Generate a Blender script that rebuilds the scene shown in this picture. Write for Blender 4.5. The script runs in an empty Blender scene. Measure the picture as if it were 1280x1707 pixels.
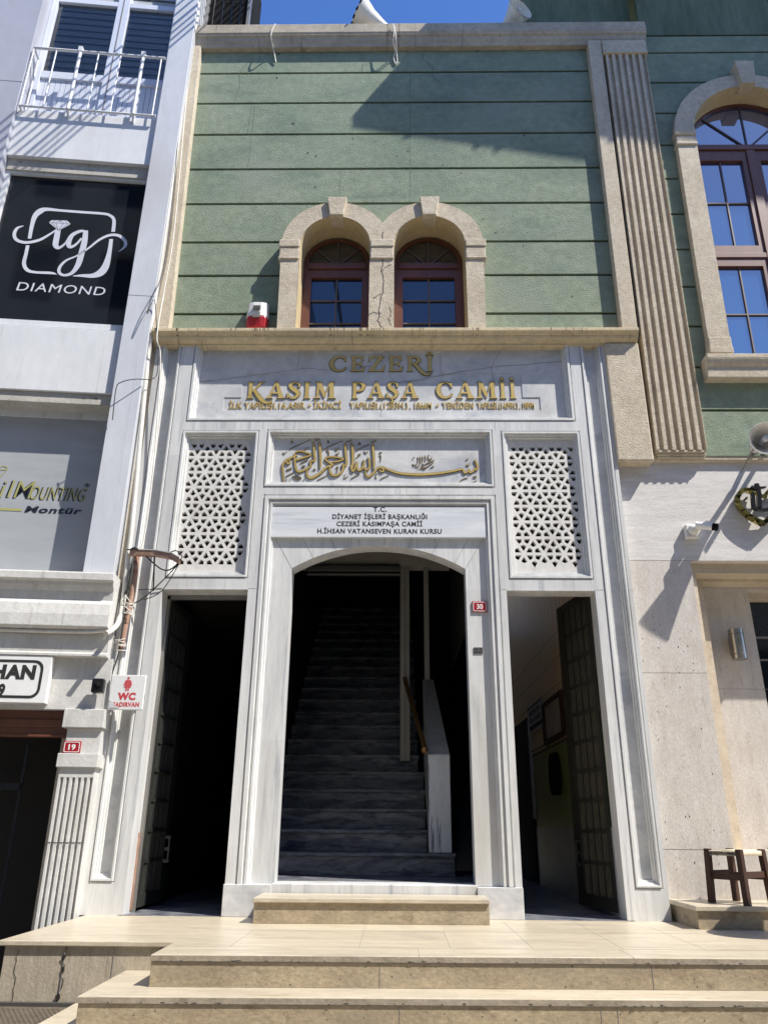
import bpy, bmesh, math, random
from mathutils import Vector, Matrix, geometry
R = math.radians
random.seed(7)
S = bpy.context.scene
COL = S.collection
# ------------------------------------------------------------------ camera
F, CX, CY, IW, IH = 1281.0, 640.0, 853.5, 1280, 1707
CAM = Vector((0.0, -6.188, 0.62))
XV = Vector((0.999859, -0.002453, 0.016611))
YV = Vector((0.014459, -0.377246, -0.926000))
ZV = Vector((0.008538, 0.926110, -0.377157))
cd = bpy.data.cameras.new('camera'); cam = bpy.data.objects.new('camera', cd); COL.objects.link(cam)
rot = Matrix((XV, YV, ZV)).to_3x3()
cam.matrix_world = Matrix.Translation(CAM) @ rot.to_4x4()
cd.sensor_fit = 'VERTICAL'; cd.sensor_height = 36.0; cd.lens = F / IH * 36.0
cd.clip_start = 0.05; cd.clip_end = 500
S.camera = cam
# ------------------------------------------------------------------ light
SUN = Vector((0.63, -0.366, 1.0)).normalized()          # towards the sun
W = bpy.data.worlds.new('World'); S.world = W; W.use_nodes = True
nt = W.node_tree; bg = nt.nodes['Background']
sky = nt.nodes.new('ShaderNodeTexSky'); sky.sky_type = 'NISHITA'; sky.sun_disc = False
sky.sun_elevation = math.asin(SUN.z); sky.sun_rotation = math.atan2(SUN.x, SUN.y)
sky.altitude = 300; sky.air_density = 1.0; sky.dust_density = 0.35; sky.ozone_density = 3.0
hs_ = nt.nodes.new('ShaderNodeHueSaturation'); hs_.inputs['Saturation'].default_value = 1.22; hs_.inputs['Hue'].default_value = .512
nt.links.new(sky.outputs[0], hs_.inputs['Color']); nt.links.new(hs_.outputs[0], bg.inputs[0]); bg.inputs[1].default_value = 0.15
sl = bpy.data.lights.new('sun', 'SUN'); sl.energy = 4.6; sl.angle = R(0.5); sl.color = (1.0, 0.955, 0.87)
so = bpy.data.objects.new('sun', sl); COL.objects.link(so); so.location = (6, -5, 14)
so.rotation_euler = (-SUN).to_track_quat('-Z', 'Y').to_euler()
S.view_settings.view_transform = 'Standard'; S.view_settings.look = 'None'
S.view_settings.exposure = 0.72; S.view_settings.gamma = 1.0

# ------------------------------------------------------------------ materials
def srgb(r, g, b):
    f = lambda v: (v / 12.92 if v <= .04045 else ((v + .055) / 1.055) ** 2.4)
    return (f(r / 255), f(g / 255), f(b / 255))
def mat(name, c1, c2=None, scale=3.0, stretch=(1, 1, 1), rough=.65, bump=0.0, bscale=90.0, bstretch=(1, 1, 1),
        metallic=0.0, spec=0.5, lo=.35, hi=.65, c3=None, s3=1.0, st3=(1, 1, 1), lo3=.55, hi3=.72, ior=1.5, coat=0.0,
        rotx=(0, 0, 0), mottle=.12, dist=0.0, bdist=.01, slab=None, slabv=.07, stain=None):
    m = bpy.data.materials.new(name); m.use_nodes = True
    n = m.node_tree.nodes; l = m.node_tree.links; b = n['Principled BSDF']
    b.inputs['Roughness'].default_value = rough; b.inputs['Metallic'].default_value = metallic
    b.inputs['IOR'].default_value = ior
    if 'Specular IOR Level' in b.inputs: b.inputs['Specular IOR Level'].default_value = spec
    if coat: b.inputs['Coat Weight'].default_value = coat; b.inputs['Coat Roughness'].default_value = .08
    tc = n.new('ShaderNodeTexCoord')
    def noise(sc, st, det=6.0, rough_=.6, d=0.0):
        mp = n.new('ShaderNodeMapping'); mp.inputs['Scale'].default_value = st; mp.inputs['Rotation'].default_value = rotx
        l.new(tc.outputs['Object'], mp.inputs['Vector'])
        t = n.new('ShaderNodeTexNoise'); t.inputs['Scale'].default_value = sc; t.inputs['Detail'].default_value = det
        t.inputs['Roughness'].default_value = rough_; t.inputs['Distortion'].default_value = d
        l.new(mp.outputs[0], t.inputs['Vector']); return t
    def ramp(src, lo_, hi_):
        r_ = n.new('ShaderNodeMapRange'); r_.inputs['From Min'].default_value = lo_; r_.inputs['From Max'].default_value = hi_
        l.new(src, r_.inputs['Value']); return r_.outputs[0]
    def mix(fac, a, b_, bt='MIX'):
        x = n.new('ShaderNodeMix'); x.data_type = 'RGBA'; x.blend_type = bt
        if isinstance(fac, float): x.inputs[0].default_value = fac
        else: l.new(fac, x.inputs[0])
        for i, v in ((6, a), (7, b_)):
            if isinstance(v, tuple): x.inputs[i].default_value = (*v, 1)
            else: l.new(v, x.inputs[i])
        return x.outputs[2]
    col = c1
    if c2 is not None:
        col = mix(ramp(noise(scale, stretch, d=dist).outputs['Fac'], lo, hi), c1, c2)
    if c3 is not None:
        col = mix(ramp(noise(s3, st3, 8.0, .65, .4).outputs['Fac'], lo3, hi3), col, c3)
    if mottle:
        f = noise(scale * 9, stretch, 5.0, .7).outputs['Fac']
        g = n.new('ShaderNodeMapRange'); g.inputs['From Min'].default_value = .3; g.inputs['From Max'].default_value = .7
        g.inputs['To Min'].default_value = 1 - mottle; g.inputs['To Max'].default_value = 1 + mottle
        l.new(f, g.inputs['Value'])
        cc = n.new('ShaderNodeCombineColor')
        for i in range(3): l.new(g.outputs[0], cc.inputs[i])
        col = mix(1.0, col, cc.outputs[0], 'MULTIPLY')
    if stain is not None:                # broad weather stains: (colour, scale, stretch, lo, hi)
        col = mix(ramp(noise(stain[1], stain[2], 4.0, .55, .3).outputs['Fac'], stain[3], stain[4]), col, stain[0])
    if slab is not None:
        sn = n.new('ShaderNodeVectorMath'); sn.operation = 'SNAP'; sn.inputs[1].default_value = slab; l.new(tc.outputs['Object'], sn.inputs[0])
        wn = n.new('ShaderNodeTexWhiteNoise'); wn.noise_dimensions = '3D'; l.new(sn.outputs[0], wn.inputs['Vector'])
        g2_ = n.new('ShaderNodeMapRange'); g2_.inputs['To Min'].default_value = 1 - slabv; g2_.inputs['To Max'].default_value = 1 + slabv; l.new(wn.outputs['Value'], g2_.inputs['Value'])
        cc2 = n.new('ShaderNodeCombineColor')
        for i in range(3): l.new(g2_.outputs[0], cc2.inputs[i])
        col = mix(1.0, col, cc2.outputs[0], 'MULTIPLY')
    if isinstance(col, tuple): b.inputs['Base Color'].default_value = (*col, 1)
    else: l.new(col, b.inputs['Base Color'])
    if bump:
        bn = n.new('ShaderNodeBump'); bn.inputs['Strength'].default_value = bump; bn.inputs['Distance'].default_value = bdist
        l.new(noise(bscale, bstretch, 5.0, .6).outputs['Fac'], bn.inputs['Height']); l.new(bn.outputs[0], b.inputs['Normal'])
    return m
M = {}
M['marble'] = mat('marble', (.545, .545, .54), (.66, .66, .645), 2.2, (3, 3, .35), .42, .05, 40, c3=(.36, .375, .40), s3=3.2, st3=(4.5, 4, .28), lo3=.54, hi3=.72, mottle=.08, dist=.8, slab=(.33, 9, 1.23), slabv=.06, stain=((.47, .45, .41), 1.1, (2, 2, .5), .56, .78))
M['marble_flat'] = mat('marble_flat', (.48, .485, .495), (.62, .62, .61), 2.5, (1, 1, 1.2), .5, .06, 40, c3=(.36, .38, .42), s3=2.2, st3=(1, 1, 1.6), lo3=.54, hi3=.72, mottle=.08, dist=1.2, stain=((.42, .40, .36), 1.4, (2, 2, 1), .58, .8))
M['marble_grille'] = mat('marble_grille', (.62, .60, .565), (.70, .685, .65), 3, (1, 1, 1), .6, .08, 60, c3=(.48, .46, .42), s3=4, st3=(1, 1, .6), lo3=.55, hi3=.75, mottle=.08)
M['marble_trim'] = mat('marble_trim', (.58, .585, .575), (.69, .69, .67), 3, (2, 2, .6), .45, .05, 50, c3=(.42, .425, .43), s3=3.5, st3=(3, 3, .4), lo3=.56, hi3=.76, mottle=.08, stain=((.40, .38, .34), 1.6, (2.5, 2.5, .5), .60, .82))
M['marble_sign'] = mat('marble_sign', (.60, .62, .66), (.74, .75, .77), 1.6, (.6, 1, 4), .3, .0, c3=(.46, .48, .53), s3=1.8, st3=(.5, 1, 6), lo3=.56, hi3=.7, mottle=.03, dist=1.2)
M['joint'] = mat('joint', (.22, .21, .20), mottle=0)
M['dark_joint'] = mat('dark_joint', (.06, .055, .05), mottle=0)
M['green'] = mat('green_stucco', (.230, .283, .205), (.290, .338, .247), 1.3, (1, 1, 1), .85, 1.0, 75, (1, 1, 1.7), c3=(.165, .215, .172), s3=1.3, st3=(.6, 1, 1.7), lo3=.48, hi3=.74, mottle=.16, rotx=(0, .45, 0), spec=.2, bdist=.010, stain=((.285, .325, .26), .9, (1.2, 1, 1.4), .55, .75))
M['groove'] = mat('green_groove', (.075, .10, .075), (.12, .155, .115), 3, mottle=.15, rough=.9)
M['cream'] = mat('cream_stone', (.52, .445, .335), (.61, .535, .415), 2.5, (1, 1, 1), .85, .7, 65, c3=(.34, .285, .21), s3=2.2, st3=(1, 1, .5), lo3=.58, hi3=.85, mottle=.18, spec=.2)
M['cornice'] = mat('cornice_stone', (.54, .44, .28), (.63, .525, .35), 2.0, (1, 1, 1), .85, .4, 55, c3=(.10, .08, .06), s3=4.0, st3=(7, 1, .2), lo3=.60, hi3=.74, mottle=.18, spec=.2, stain=((.38, .33, .25), 1.2, (1, 1, 1), .52, .75))
M['ochre'] = mat('ochre_reveal', (.50, .40, .235), (.58, .47, .29), 3, rough=.85, bump=.2, bscale=50, mottle=.1, spec=.2)
M['wood'] = mat('brown_frame', (.11, .040, .022), (.16, .06, .034), 6, (1, 1, .3), .4, mottle=.18)
M['muntin'] = mat('brown_muntin', (.12, .09, .085), rough=.5, mottle=.1)
M['glass_blue'] = mat('window_glass', (.007, .018, .05), (.010, .024, .06), 2, rough=.02, ior=1.8, mottle=0)
M['glass_pale'] = mat('coated_glass', (.015, .05, .13), (.022, .065, .16), 2, rough=.02, ior=3.6, mottle=0)
M['glass_fan'] = mat('fanlight_glass', (.05, .045, .035), (.10, .09, .07), 3, (1, 1, 6), rough=.05, ior=1.5, mottle=.05)
M['glass_dark'] = mat('black_film', (.008, .010, .014), (.012, .014, .018), 2, rough=.05, ior=1.5, mottle=0)
M['film_grey'] = mat('grey_film', (.34, .36, .385), (.38, .40, .42), 2, (1, 1, 5), rough=.35, mottle=.02)
M['white_paint'] = mat('white_paint', (.63, .64, .655), (.70, .71, .72), 2, (1, 1, .4), .45, .04, 30, c3=(.50, .49, .47), s3=2.5, st3=(5, 5, .16), lo3=.56, hi3=.78, mottle=.05, stain=((.56, .555, .54), .9, (1, 1, .6), .52, .72))
M['shaded_grey_panel'] = mat('shaded_grey_cladding', (.37, .385, .44), (.42, .43, .49), 1.5, (1, 1, .5), .45, mottle=.05)  # grey-blue cladding, with shade from off-screen mixed into the colour
M['pillar'] = mat('pale_cladding', (.52, .54, .58), (.58, .595, .63), 1.8, (1, 1, .4), .42, .03, 25, c3=(.42, .42, .425), s3=3, st3=(7, 7, .14), lo3=.57, hi3=.80, mottle=.05, stain=((.49, .485, .475), .8, (2, 2, .5), .52, .72))
M['soffit'] = mat('soffit_stone', (.40, .38, .33), (.50, .47, .42), 4, (1, 1, 1), .8, .3, 40, c3=(.12, .10, .08), s3=7, st3=(1, 1, 3), lo3=.6, hi3=.7, mottle=.15)
M['ledge'] = mat('ledge_stone', (.52, .51, .485), (.61, .60, .575), 2, (1, 1, .6), .7, .25, 45, c3=(.27, .25, .22), s3=5, st3=(6, 6, .22), lo3=.58, hi3=.78, mottle=.1, stain=((.44, .42, .38), 1.2, (1, 1, .6), .52, .72))
M['trav'] = mat('travertine_wall', (.52, .47, .42), (.60, .56, .51), 4, (3, 3, 1.1), .6, .35, 60, (3, 3, .8), c3=(.40, .345, .30), s3=9, st3=(3.5, 3.5, .9), lo3=.57, hi3=.74, mottle=.16)
M['trav_up'] = mat('travertine_upper', (.56, .53, .50), (.66, .635, .61), 5, (.7, 1, 6), .6, .25, 60, (.6, 1, 3), c3=(.42, .38, .35), s3=4.5, st3=(.8, 1, 6), lo3=.60, hi3=.76, mottle=.13)
M['trav_trim'] = mat('travertine_trim', (.50, .42, .32), (.60, .515, .40), 4, (1, 1, 3), .55, .12, 40, c3=(.38, .31, .23), s3=5, st3=(2, 2, .6), lo3=.58, hi3=.74, mottle=.12)
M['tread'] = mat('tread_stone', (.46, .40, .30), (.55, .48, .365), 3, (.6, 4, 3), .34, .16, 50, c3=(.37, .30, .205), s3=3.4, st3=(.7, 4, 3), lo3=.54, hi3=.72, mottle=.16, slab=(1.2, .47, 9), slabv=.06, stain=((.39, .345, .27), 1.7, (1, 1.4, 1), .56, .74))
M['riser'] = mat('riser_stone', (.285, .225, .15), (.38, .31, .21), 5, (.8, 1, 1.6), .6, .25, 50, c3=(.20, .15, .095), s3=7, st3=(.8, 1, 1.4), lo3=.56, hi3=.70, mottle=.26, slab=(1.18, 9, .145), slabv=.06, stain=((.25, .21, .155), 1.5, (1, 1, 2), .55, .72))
M['riser_grey'] = mat('grey_travertine', (.34, .29, .22), (.42, .365, .285), 5, (3, 3, .5), .7, .25, 60, c3=(.20, .165, .12), s3=5, st3=(4, 4, .5), lo3=.56, hi3=.72, mottle=.2)
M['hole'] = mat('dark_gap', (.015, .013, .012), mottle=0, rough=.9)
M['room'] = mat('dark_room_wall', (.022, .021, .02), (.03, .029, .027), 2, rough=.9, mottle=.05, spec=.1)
M['beam'] = mat('beam_paint', (.58, .54, .44), (.64, .60, .50), 2, rough=.8, mottle=.05)
M['alu'] = mat('grey_metal', (.20, .195, .18), (.25, .24, .225), 3, rough=.45, metallic=.3, mottle=.05)
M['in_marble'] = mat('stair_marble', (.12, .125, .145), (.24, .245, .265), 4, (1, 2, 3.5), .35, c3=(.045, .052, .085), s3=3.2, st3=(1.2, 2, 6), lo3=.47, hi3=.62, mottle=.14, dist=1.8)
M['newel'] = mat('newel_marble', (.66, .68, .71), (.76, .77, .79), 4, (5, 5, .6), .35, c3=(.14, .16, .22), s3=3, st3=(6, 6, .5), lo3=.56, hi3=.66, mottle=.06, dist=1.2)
M['post'] = mat('post_metal', (.42, .40, .35), (.48, .46, .41), 3, rough=.5, mottle=.05)
M['drip'] = mat('drip_soot', (.13, .10, .065), (.20, .16, .10), 30, mottle=.2, rough=.9)
M['brass'] = mat('brass', (.42, .24, .09), rough=.35, metallic=.7, mottle=.1)
M['gold'] = mat('gold_leaf', (.52, .37, .11), (.62, .46, .17), 6, rough=.38, metallic=.3, mottle=.12)
M['heart_gold'] = mat('mirror_gold', (.035, .03, .015), (.46, .38, .11), 15, (1, 1, 2), .14, metallic=1.0, lo=.45, hi=.52, mottle=.15)
M['gold_dark'] = mat('old_gold', (.16, .115, .045), (.30, .22, .09), 9, rough=.4, metallic=.45, mottle=.2)
M['letter_edge'] = mat('letter_edge', (.075, .06, .03), mottle=.1)
M['black'] = mat('black_paint', (.010, .010, .010), rough=.85, mottle=0, spec=.08)
M['black_gloss'] = mat('black_gloss', (.010, .010, .011), rough=.22, mottle=0)
M['ink'] = mat('sign_ink', (.02, .022, .02), rough=.6, mottle=0)
M['red'] = mat('plate_red', (.30, .012, .018), (.36, .018, .022), 5, rough=.35, mottle=.08)
M['red_ink'] = mat('red_ink', (.50, .045, .06), (.56, .09, .10), 12, rough=.6, mottle=.1)
M['white'] = mat('white_enamel', (.72, .72, .71), (.78, .78, .77), 4, rough=.4, mottle=.04)
M['plastic'] = mat('off_white_plastic', (.62, .61, .57), (.70, .69, .65), 6, rough=.5, mottle=.06)
M['red_plastic'] = mat('red_plastic', (.34, .018, .025), (.42, .03, .04), 6, rough=.25, mottle=.08)
M['horn'] = mat('horn_enamel', (.62, .615, .59), (.70, .69, .67), 5, rough=.45, c3=(.42, .39, .35), s3=5, st3=(1, 1, 1), lo3=.6, hi3=.8, mottle=.06)
M['nosing'] = mat('nosing_stone', (.26, .22, .165), (.34, .29, .225), 6, (.6, 1, 1), .65, .3, 60, c3=(.17, .14, .10), s3=8, st3=(.7, 1, 1), lo3=.55, hi3=.7, mottle=.2)
M['cornice_top'] = mat('cornice_weathered', (.40, .345, .265), (.49, .43, .34), 2.0, (1, 1, 1), .85, .4, 55, c3=(.12, .10, .08), s3=3.2, st3=(5, 1, .3), lo3=.58, hi3=.76, mottle=.18, spec=.2, stain=((.31, .285, .24), 1.2, (1, 1, 1), .5, .75))
M['horn_in_lit'] = mat('horn_inside_lit', (.80, .76, .69), (.84, .80, .74), 5, rough=.5, mottle=.05)  # inside of the horn lightened to stand in for bounced light
M['silver'] = mat('silver_film', (.56, .585, .65), (.64, .66, .71), 4, rough=.35, mottle=.05)
M['yellow_film'] = mat('yellow_film', (.34, .325, .13), (.40, .38, .16), 5, rough=.4, mottle=.05)
M['navy_film'] = mat('navy_film', (.015, .02, .035), rough=.4, mottle=0)
M['stainless'] = mat('stainless', (.42, .39, .34), rough=.28, metallic=1.0, mottle=.05)
M['stool_wood'] = mat('stool_wood', (.035, .016, .010), (.06, .028, .017), 8, (1, 1, .3), .6, mottle=.2, spec=.25)
M['rush'] = mat('rush_seat', (.56, .47, .33), (.68, .60, .45), 30, (1, 1, 1), .8, .5, 120, mottle=.15)
M['cable_white'] = mat('white_cable', (.62, .59, .53), (.72, .70, .64), 8, rough=.6, mottle=.1)
M['cable_dark'] = mat('dark_cable', (.03, .028, .025), rough=.6, mottle=0)
M['rust'] = mat('rusty_steel', (.28, .15, .10), (.42, .27, .20), 15, rough=.75, bump=.2, mottle=.25)
M['tile_cream'] = mat('cream_tile', (.82, .63, .37), (.86, .68, .42), 3, rough=.35, mottle=.05)
M['tile_green'] = mat('green_tile', (.21, .30, .09), (.26, .35, .12), 3, rough=.35, mottle=.06)
M['dado'] = mat('grey_dado', (.30, .31, .34), (.38, .39, .42), 3, (1, 1, 3), .4, mottle=.08)
M['paper'] = mat('paper', (.55, .56, .58), rough=.7, mottle=.05)
M['door_metal'] = mat('door_iron', (.018, .019, .018), (.028, .03, .027), 6, rough=.5, mottle=.2)
M['door_glass'] = mat('ribbed_glass', (.03, .028, .02), (.085, .078, .055), 40, (3, 3, .3), .4, mottle=.3)
M['street'] = mat('street_paving', (.21, .19, .155), (.26, .235, .195), 2, rough=.85, bump=.2, bscale=40, mottle=.15)
M['mesh_steel'] = mat('perforated_steel', (.12, .10, .075), (.18, .15, .11), 12, rough=.6, metallic=.4, mottle=.2)
M['rug'] = mat('rug', (.20, .16, .10), (.28, .22, .14), 30, mottle=.2)
M['old_green'] = mat('weathered_green', (.105, .135, .095), (.17, .205, .15), 1.6, (2, 2, .35), .9, .3, 50, c3=(.30, .33, .27), s3=2.2, st3=(2.5, 2, .3), lo3=.60, hi3=.8, mottle=.14, spec=.1)
M['opp_a'] = mat('house_grey', (.52, .48, .40), (.58, .54, .46), 1, rough=.85, mottle=.06)
M['opp_b'] = mat('house_tan', (.54, .47, .36), (.60, .53, .41), 1, rough=.85, mottle=.06)
M['blind'] = mat('blind', (.36, .37, .37), rough=.6, mottle=.03)
M['pvc'] = mat('pvc_white', (.60, .63, .72), (.66, .69, .76), 3, rough=.35, mottle=.04)
def clear_glass():
    m = bpy.data.materials.new('clear_glass'); m.use_nodes = True; n = m.node_tree.nodes; l = m.node_tree.links
    n.clear(); o = n.new('ShaderNodeOutputMaterial'); t = n.new('ShaderNodeBsdfTransparent'); g = n.new('ShaderNodeBsdfGlossy')
    g.inputs['Roughness'].default_value = .02; t.inputs[0].default_value = (.88, .91, .93, 1)
    fr = n.new('ShaderNodeFresnel'); fr.inputs[0].default_value = 1.6; x = n.new('ShaderNodeMixShader')
    l.new(fr.outputs[0], x.inputs[0]); l.new(t.outputs[0], x.inputs[1]); l.new(g.outputs[0], x.inputs[2]); l.new(x.outputs[0], o.inputs[0])
    return m
M['clear'] = clear_glass()

# ------------------------------------------------------------------ helpers
def ray(u, v): return XV * 0 + rot @ Vector(((u - CX) / F, -(v - CY) / F, -1.0))
def at(u, v, Y):                       # point of the plane y = Y seen at photo pixel (u, v)
    r = ray(u, v); t = (Y - CAM.y) / r.y; return CAM + r * t
def atx(u, v, X):
    r = ray(u, v); t = (X - CAM.x) / r.x; return CAM + r * t
def xz(u, v, Y=0.0):
    p = at(u, v, Y); return (p.x, p.z)
# the jeweller's building stands 5.7 degrees askew: u along its front, w into it
LO = Vector((-2.3, -0.12, 0)); LA = R(5.7)
LU = Vector((math.cos(LA), math.sin(LA), 0)); LN = Vector((-math.sin(LA), math.cos(LA), 0))
def left_map(p): return LO + LU * p[0] + LN * p[1] + Vector((0, 0, p[2]))
def lat(u, v, w=0.0):
    r = ray(u, v); t = ((LO - CAM).dot(LN) + w) / r.dot(LN); q = CAM + r * t - LO; return (q.dot(LU), q.z)
ROOTS = {}
class MB:
    def __init__(s, fn=None): s.v = []; s.f = []; s.fn = fn; s.sm = []
    def add(s, vs, fs, smooth=False):
        k = len(s.v); s.v += [tuple(p) for p in vs]; s.f += [tuple(i + k for i in f) for f in fs]; s.sm += [smooth] * len(fs); return s
    def box(s, x0, x1, y0, y1, z0, z1):
        if x0 > x1: x0, x1 = x1, x0
        if y0 > y1: y0, y1 = y1, y0
        if z0 > z1: z0, z1 = z1, z0
        return s.add([(x0, y0, z0), (x1, y0, z0), (x1, y1, z0), (x0, y1, z0), (x0, y0, z1), (x1, y0, z1), (x1, y1, z1), (x0, y1, z1)],
                     [(0, 3, 2, 1), (4, 5, 6, 7), (0, 1, 5, 4), (1, 2, 6, 5), (2, 3, 7, 6), (3, 0, 4, 7)])
    def loop_prism(s, a, b):           # two matching closed loops -> capped prism
        n = len(a); fs = [tuple(range(n)), tuple(range(2 * n - 1, n - 1, -1))]
        fs += [(i, i + n, (i + 1) % n + n, (i + 1) % n) for i in range(n)]
        return s.add(list(a) + list(b), fs)
    def prism_xz(s, poly, y0, y1): return s.loop_prism([(x, y0, z) for x, z in poly], [(x, y1, z) for x, z in poly])
    def prism_xy(s, poly, z0, z1, dx=0.0): return s.loop_prism([(x, y, z0) for x, y in poly], [(x + dx, y, z1) for x, y in poly])
    def prism_yz(s, poly, x0, x1): return s.loop_prism([(x0, y, z) for y, z in poly], [(x1, y, z) for y, z in poly])
    def plate(s, outer, holes, y0, y1, hy=None):   # front at y0, rim back to y1, hole walls back to hy
        loops = [outer] + list(holes); flat = [p for lp in loops for p in lp]
        tris = geometry.tessellate_polygon([[Vector((x, z, 0)) for x, z in lp] for lp in loops])
        s.add([(x, y0, z) for x, z in flat], [tuple(t) for t in tris])
        for i, lp in enumerate(loops):
            yb = y1 if (i == 0 or hy is None) else hy
            if yb is None or yb == y0: continue
            n = len(lp)
            s.add([(x, y0, z) for x, z in lp] + [(x, yb, z) for x, z in lp], [(j, (j + 1) % n, (j + 1) % n + n, j + n) for j in range(n)])
        return s
    def tube(s, pts, r, n=8, caps=True):
        pts = [Vector(p) for p in pts]; rs = r if isinstance(r, (list, tuple)) else [r] * len(pts)
        vs = []; k = len(pts); ref = Vector((0, 0, 1))
        for i, p in enumerate(pts):
            d = (pts[min(i + 1, k - 1)] - pts[max(i - 1, 0)]).normalized()
            a = d.cross(ref if abs(d.dot(ref)) < .95 else Vector((1, 0, 0))).normalized(); b = d.cross(a)
            vs += [p + (a * math.cos(2 * math.pi * j / n) + b * math.sin(2 * math.pi * j / n)) * rs[i] for j in range(n)]
        fs = [(i * n + j, i * n + (j + 1) % n, (i + 1) * n + (j + 1) % n, (i + 1) * n + j) for i in range(k - 1) for j in range(n)]
        s.add(vs, fs, True)
        if caps: s.add(vs[:n], [tuple(range(n))]); s.add(vs[-n:], [tuple(range(n))])
        return s
    def lathe(s, o, axis, prof, n=24):             # prof: (distance along axis, radius)
        o = Vector(o); ax = Vector(axis).normalized(); a = ax.orthogonal().normalized(); b = ax.cross(a); vs = []
        for d, r in prof: vs += [o + ax * d + (a * math.cos(2 * math.pi * j / n) + b * math.sin(2 * math.pi * j / n)) * r for j in range(n)]
        return s.add(vs, [(i * n + j, i * n + (j + 1) % n, (i + 1) * n + (j + 1) % n, (i + 1) * n + j) for i in range(len(prof) - 1) for j in range(n)], True)
    def ring(s, x0, x1, z0, z1, prof, y=0.0, sides='ltrb'):   # mitred moulding round a rectangle; prof: (inset, depth)
        for sd in sides:
            for (i0, d0), (i1, d1) in zip(prof, prof[1:]):
                def q(i, d):
                    L, T, RR, B = x0 + i, z1 - i, x1 - i, z0 + (i if 'b' in sides else 0)
                    return {'l': [(L, y + d, B), (L, y + d, T)], 'r': [(RR, y + d, T), (RR, y + d, B)],
                            't': [(L, y + d, T), (RR, y + d, T)], 'b': [(RR, y + d, B), (L, y + d, B)]}[sd]
                a = q(i0, d0); b = q(i1, d1); s.add(a + b[::-1], [(0, 1, 2, 3)])
        return s
    def build(s, name, m, parent=None, bevel=0.0, kind=None, label=None, weld=False):
        o0 = ROOTS.get(parent.name, Vector((0, 0, 0))) if parent else Vector((0, 0, 0))
        vs = [(s.fn(p) if s.fn else Vector(p)) - o0 for p in s.v]
        me = bpy.data.meshes.new(name); me.from_pydata([tuple(p) for p in vs], [], s.f); me.update()
        me.polygons.foreach_set('use_smooth', s.sm)
        if weld:
            bm = bmesh.new(); bm.from_mesh(me); bmesh.ops.remove_doubles(bm, verts=bm.verts, dist=.0005)
            bmesh.ops.recalc_face_normals(bm, faces=bm.faces); bm.to_mesh(me); bm.free()
        me.materials.append(M[m]); o = bpy.data.objects.new(name, me); COL.objects.link(o)
        if parent: o.parent = parent; ROOTS[o.name] = o0
        else: ROOTS[o.name] = Vector((0, 0, 0))
        if bevel:
            b = o.modifiers.new('bevel', 'BEVEL'); b.width = bevel; b.segments = 2; b.limit_method = 'ANGLE'; b.angle_limit = R(40)
        if kind: o['kind'] = kind
        if label: o['label'] = label
        return o
def thing(name, label, cat, loc, group=None):
    o = bpy.data.objects.new(name, None); COL.objects.link(o); o.location = loc; o.empty_display_size = .1
    o['label'] = label; o['category'] = cat
    if group: o['group'] = group
    ROOTS[o.name] = Vector(loc); return o
def tag(o, label, cat, group=None):
    o['label'] = label; o['category'] = cat
    if group: o['group'] = group
    return o
def crom(pts, k=6):                    # Catmull-Rom through tuples of any size
    out = []
    for i in range(len(pts) - 1):
        p0, p1, p2, p3 = pts[max(i - 1, 0)], pts[i], pts[i + 1], pts[min(i + 2, len(pts) - 1)]
        for j in range(k):
            t = j / k
            out.append(tuple(.5 * (2 * b + (c - a) * t + (2 * a - 5 * b + 4 * c - d) * t * t + (3 * b - a - 3 * c + d) * t ** 3) for a, b, c, d in zip(p0, p1, p2, p3)))
    out.append(tuple(pts[-1])); return out
def ribbon(mb, pts, y0, y1, k=6, fn=None):   # pts: (x, z, width): a pen stroke with real thickness
    c = crom(pts, k); l = []; r = []
    for i, p in enumerate(c):
        a = c[max(i - 1, 0)]; b = c[min(i + 1, len(c) - 1)]
        dx, dz = b[0] - a[0], b[1] - a[1]; n = math.hypot(dx, dz) or 1; w = max(p[2], 1e-4) / 2
        l.append((p[0] - dz / n * w, p[1] + dx / n * w)); r.append((p[0] + dz / n * w, p[1] - dx / n * w))
    if fn: l = [fn(*q) for q in l]; r = [fn(*q) for q in r]
    n = len(l); vs = [(x, y0, z) for x, z in l] + [(x, y0, z) for x, z in r] + [(x, y1, z) for x, z in l] + [(x, y1, z) for x, z in r]
    fs = []
    for i in range(n - 1):
        fs += [(i, i + 1, n + i + 1, n + i), (i, 2 * n + i, 2 * n + i + 1, i + 1), (n + i, n + i + 1, 3 * n + i + 1, 3 * n + i)]
    fs += [(0, n, 3 * n, 2 * n), (n - 1, 3 * n - 1, 4 * n - 1, 2 * n - 1)]
    mb.add(vs, fs); return mb
_txt = {}
def text_geo(s, bold=0.0):
    key = (s, bold)
    if key in _txt: return _txt[key]
    c = bpy.data.curves.new('t', 'FONT'); c.body = s; c.offset = bold; c.resolution_u = 4; c.space_character = 1.10; c.fill_mode = 'FRONT'; c.size = 1
    o = bpy.data.objects.new('t', c); COL.objects.link(o); dg = bpy.context.evaluated_depsgraph_get(); dg.update()
    me = bpy.data.meshes.new_from_object(o.evaluated_get(dg))
    vs = [tuple(v.co) for v in me.vertices]; fs = [tuple(p.vertices) for p in me.polygons]
    # boundary edges for side walls
    cnt = {}
    for f in fs:
        for a, b in zip(f, f[1:] + f[:1]):
            e = (min(a, b), max(a, b)); cnt.setdefault(e, []).append((a, b))
    ed = [v[0] for v in cnt.values() if len(v) == 1]
    bpy.data.objects.remove(o); bpy.data.curves.remove(c); bpy.data.meshes.remove(me)
    _txt[key] = (vs, fs, ed); return _txt[key]
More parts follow.
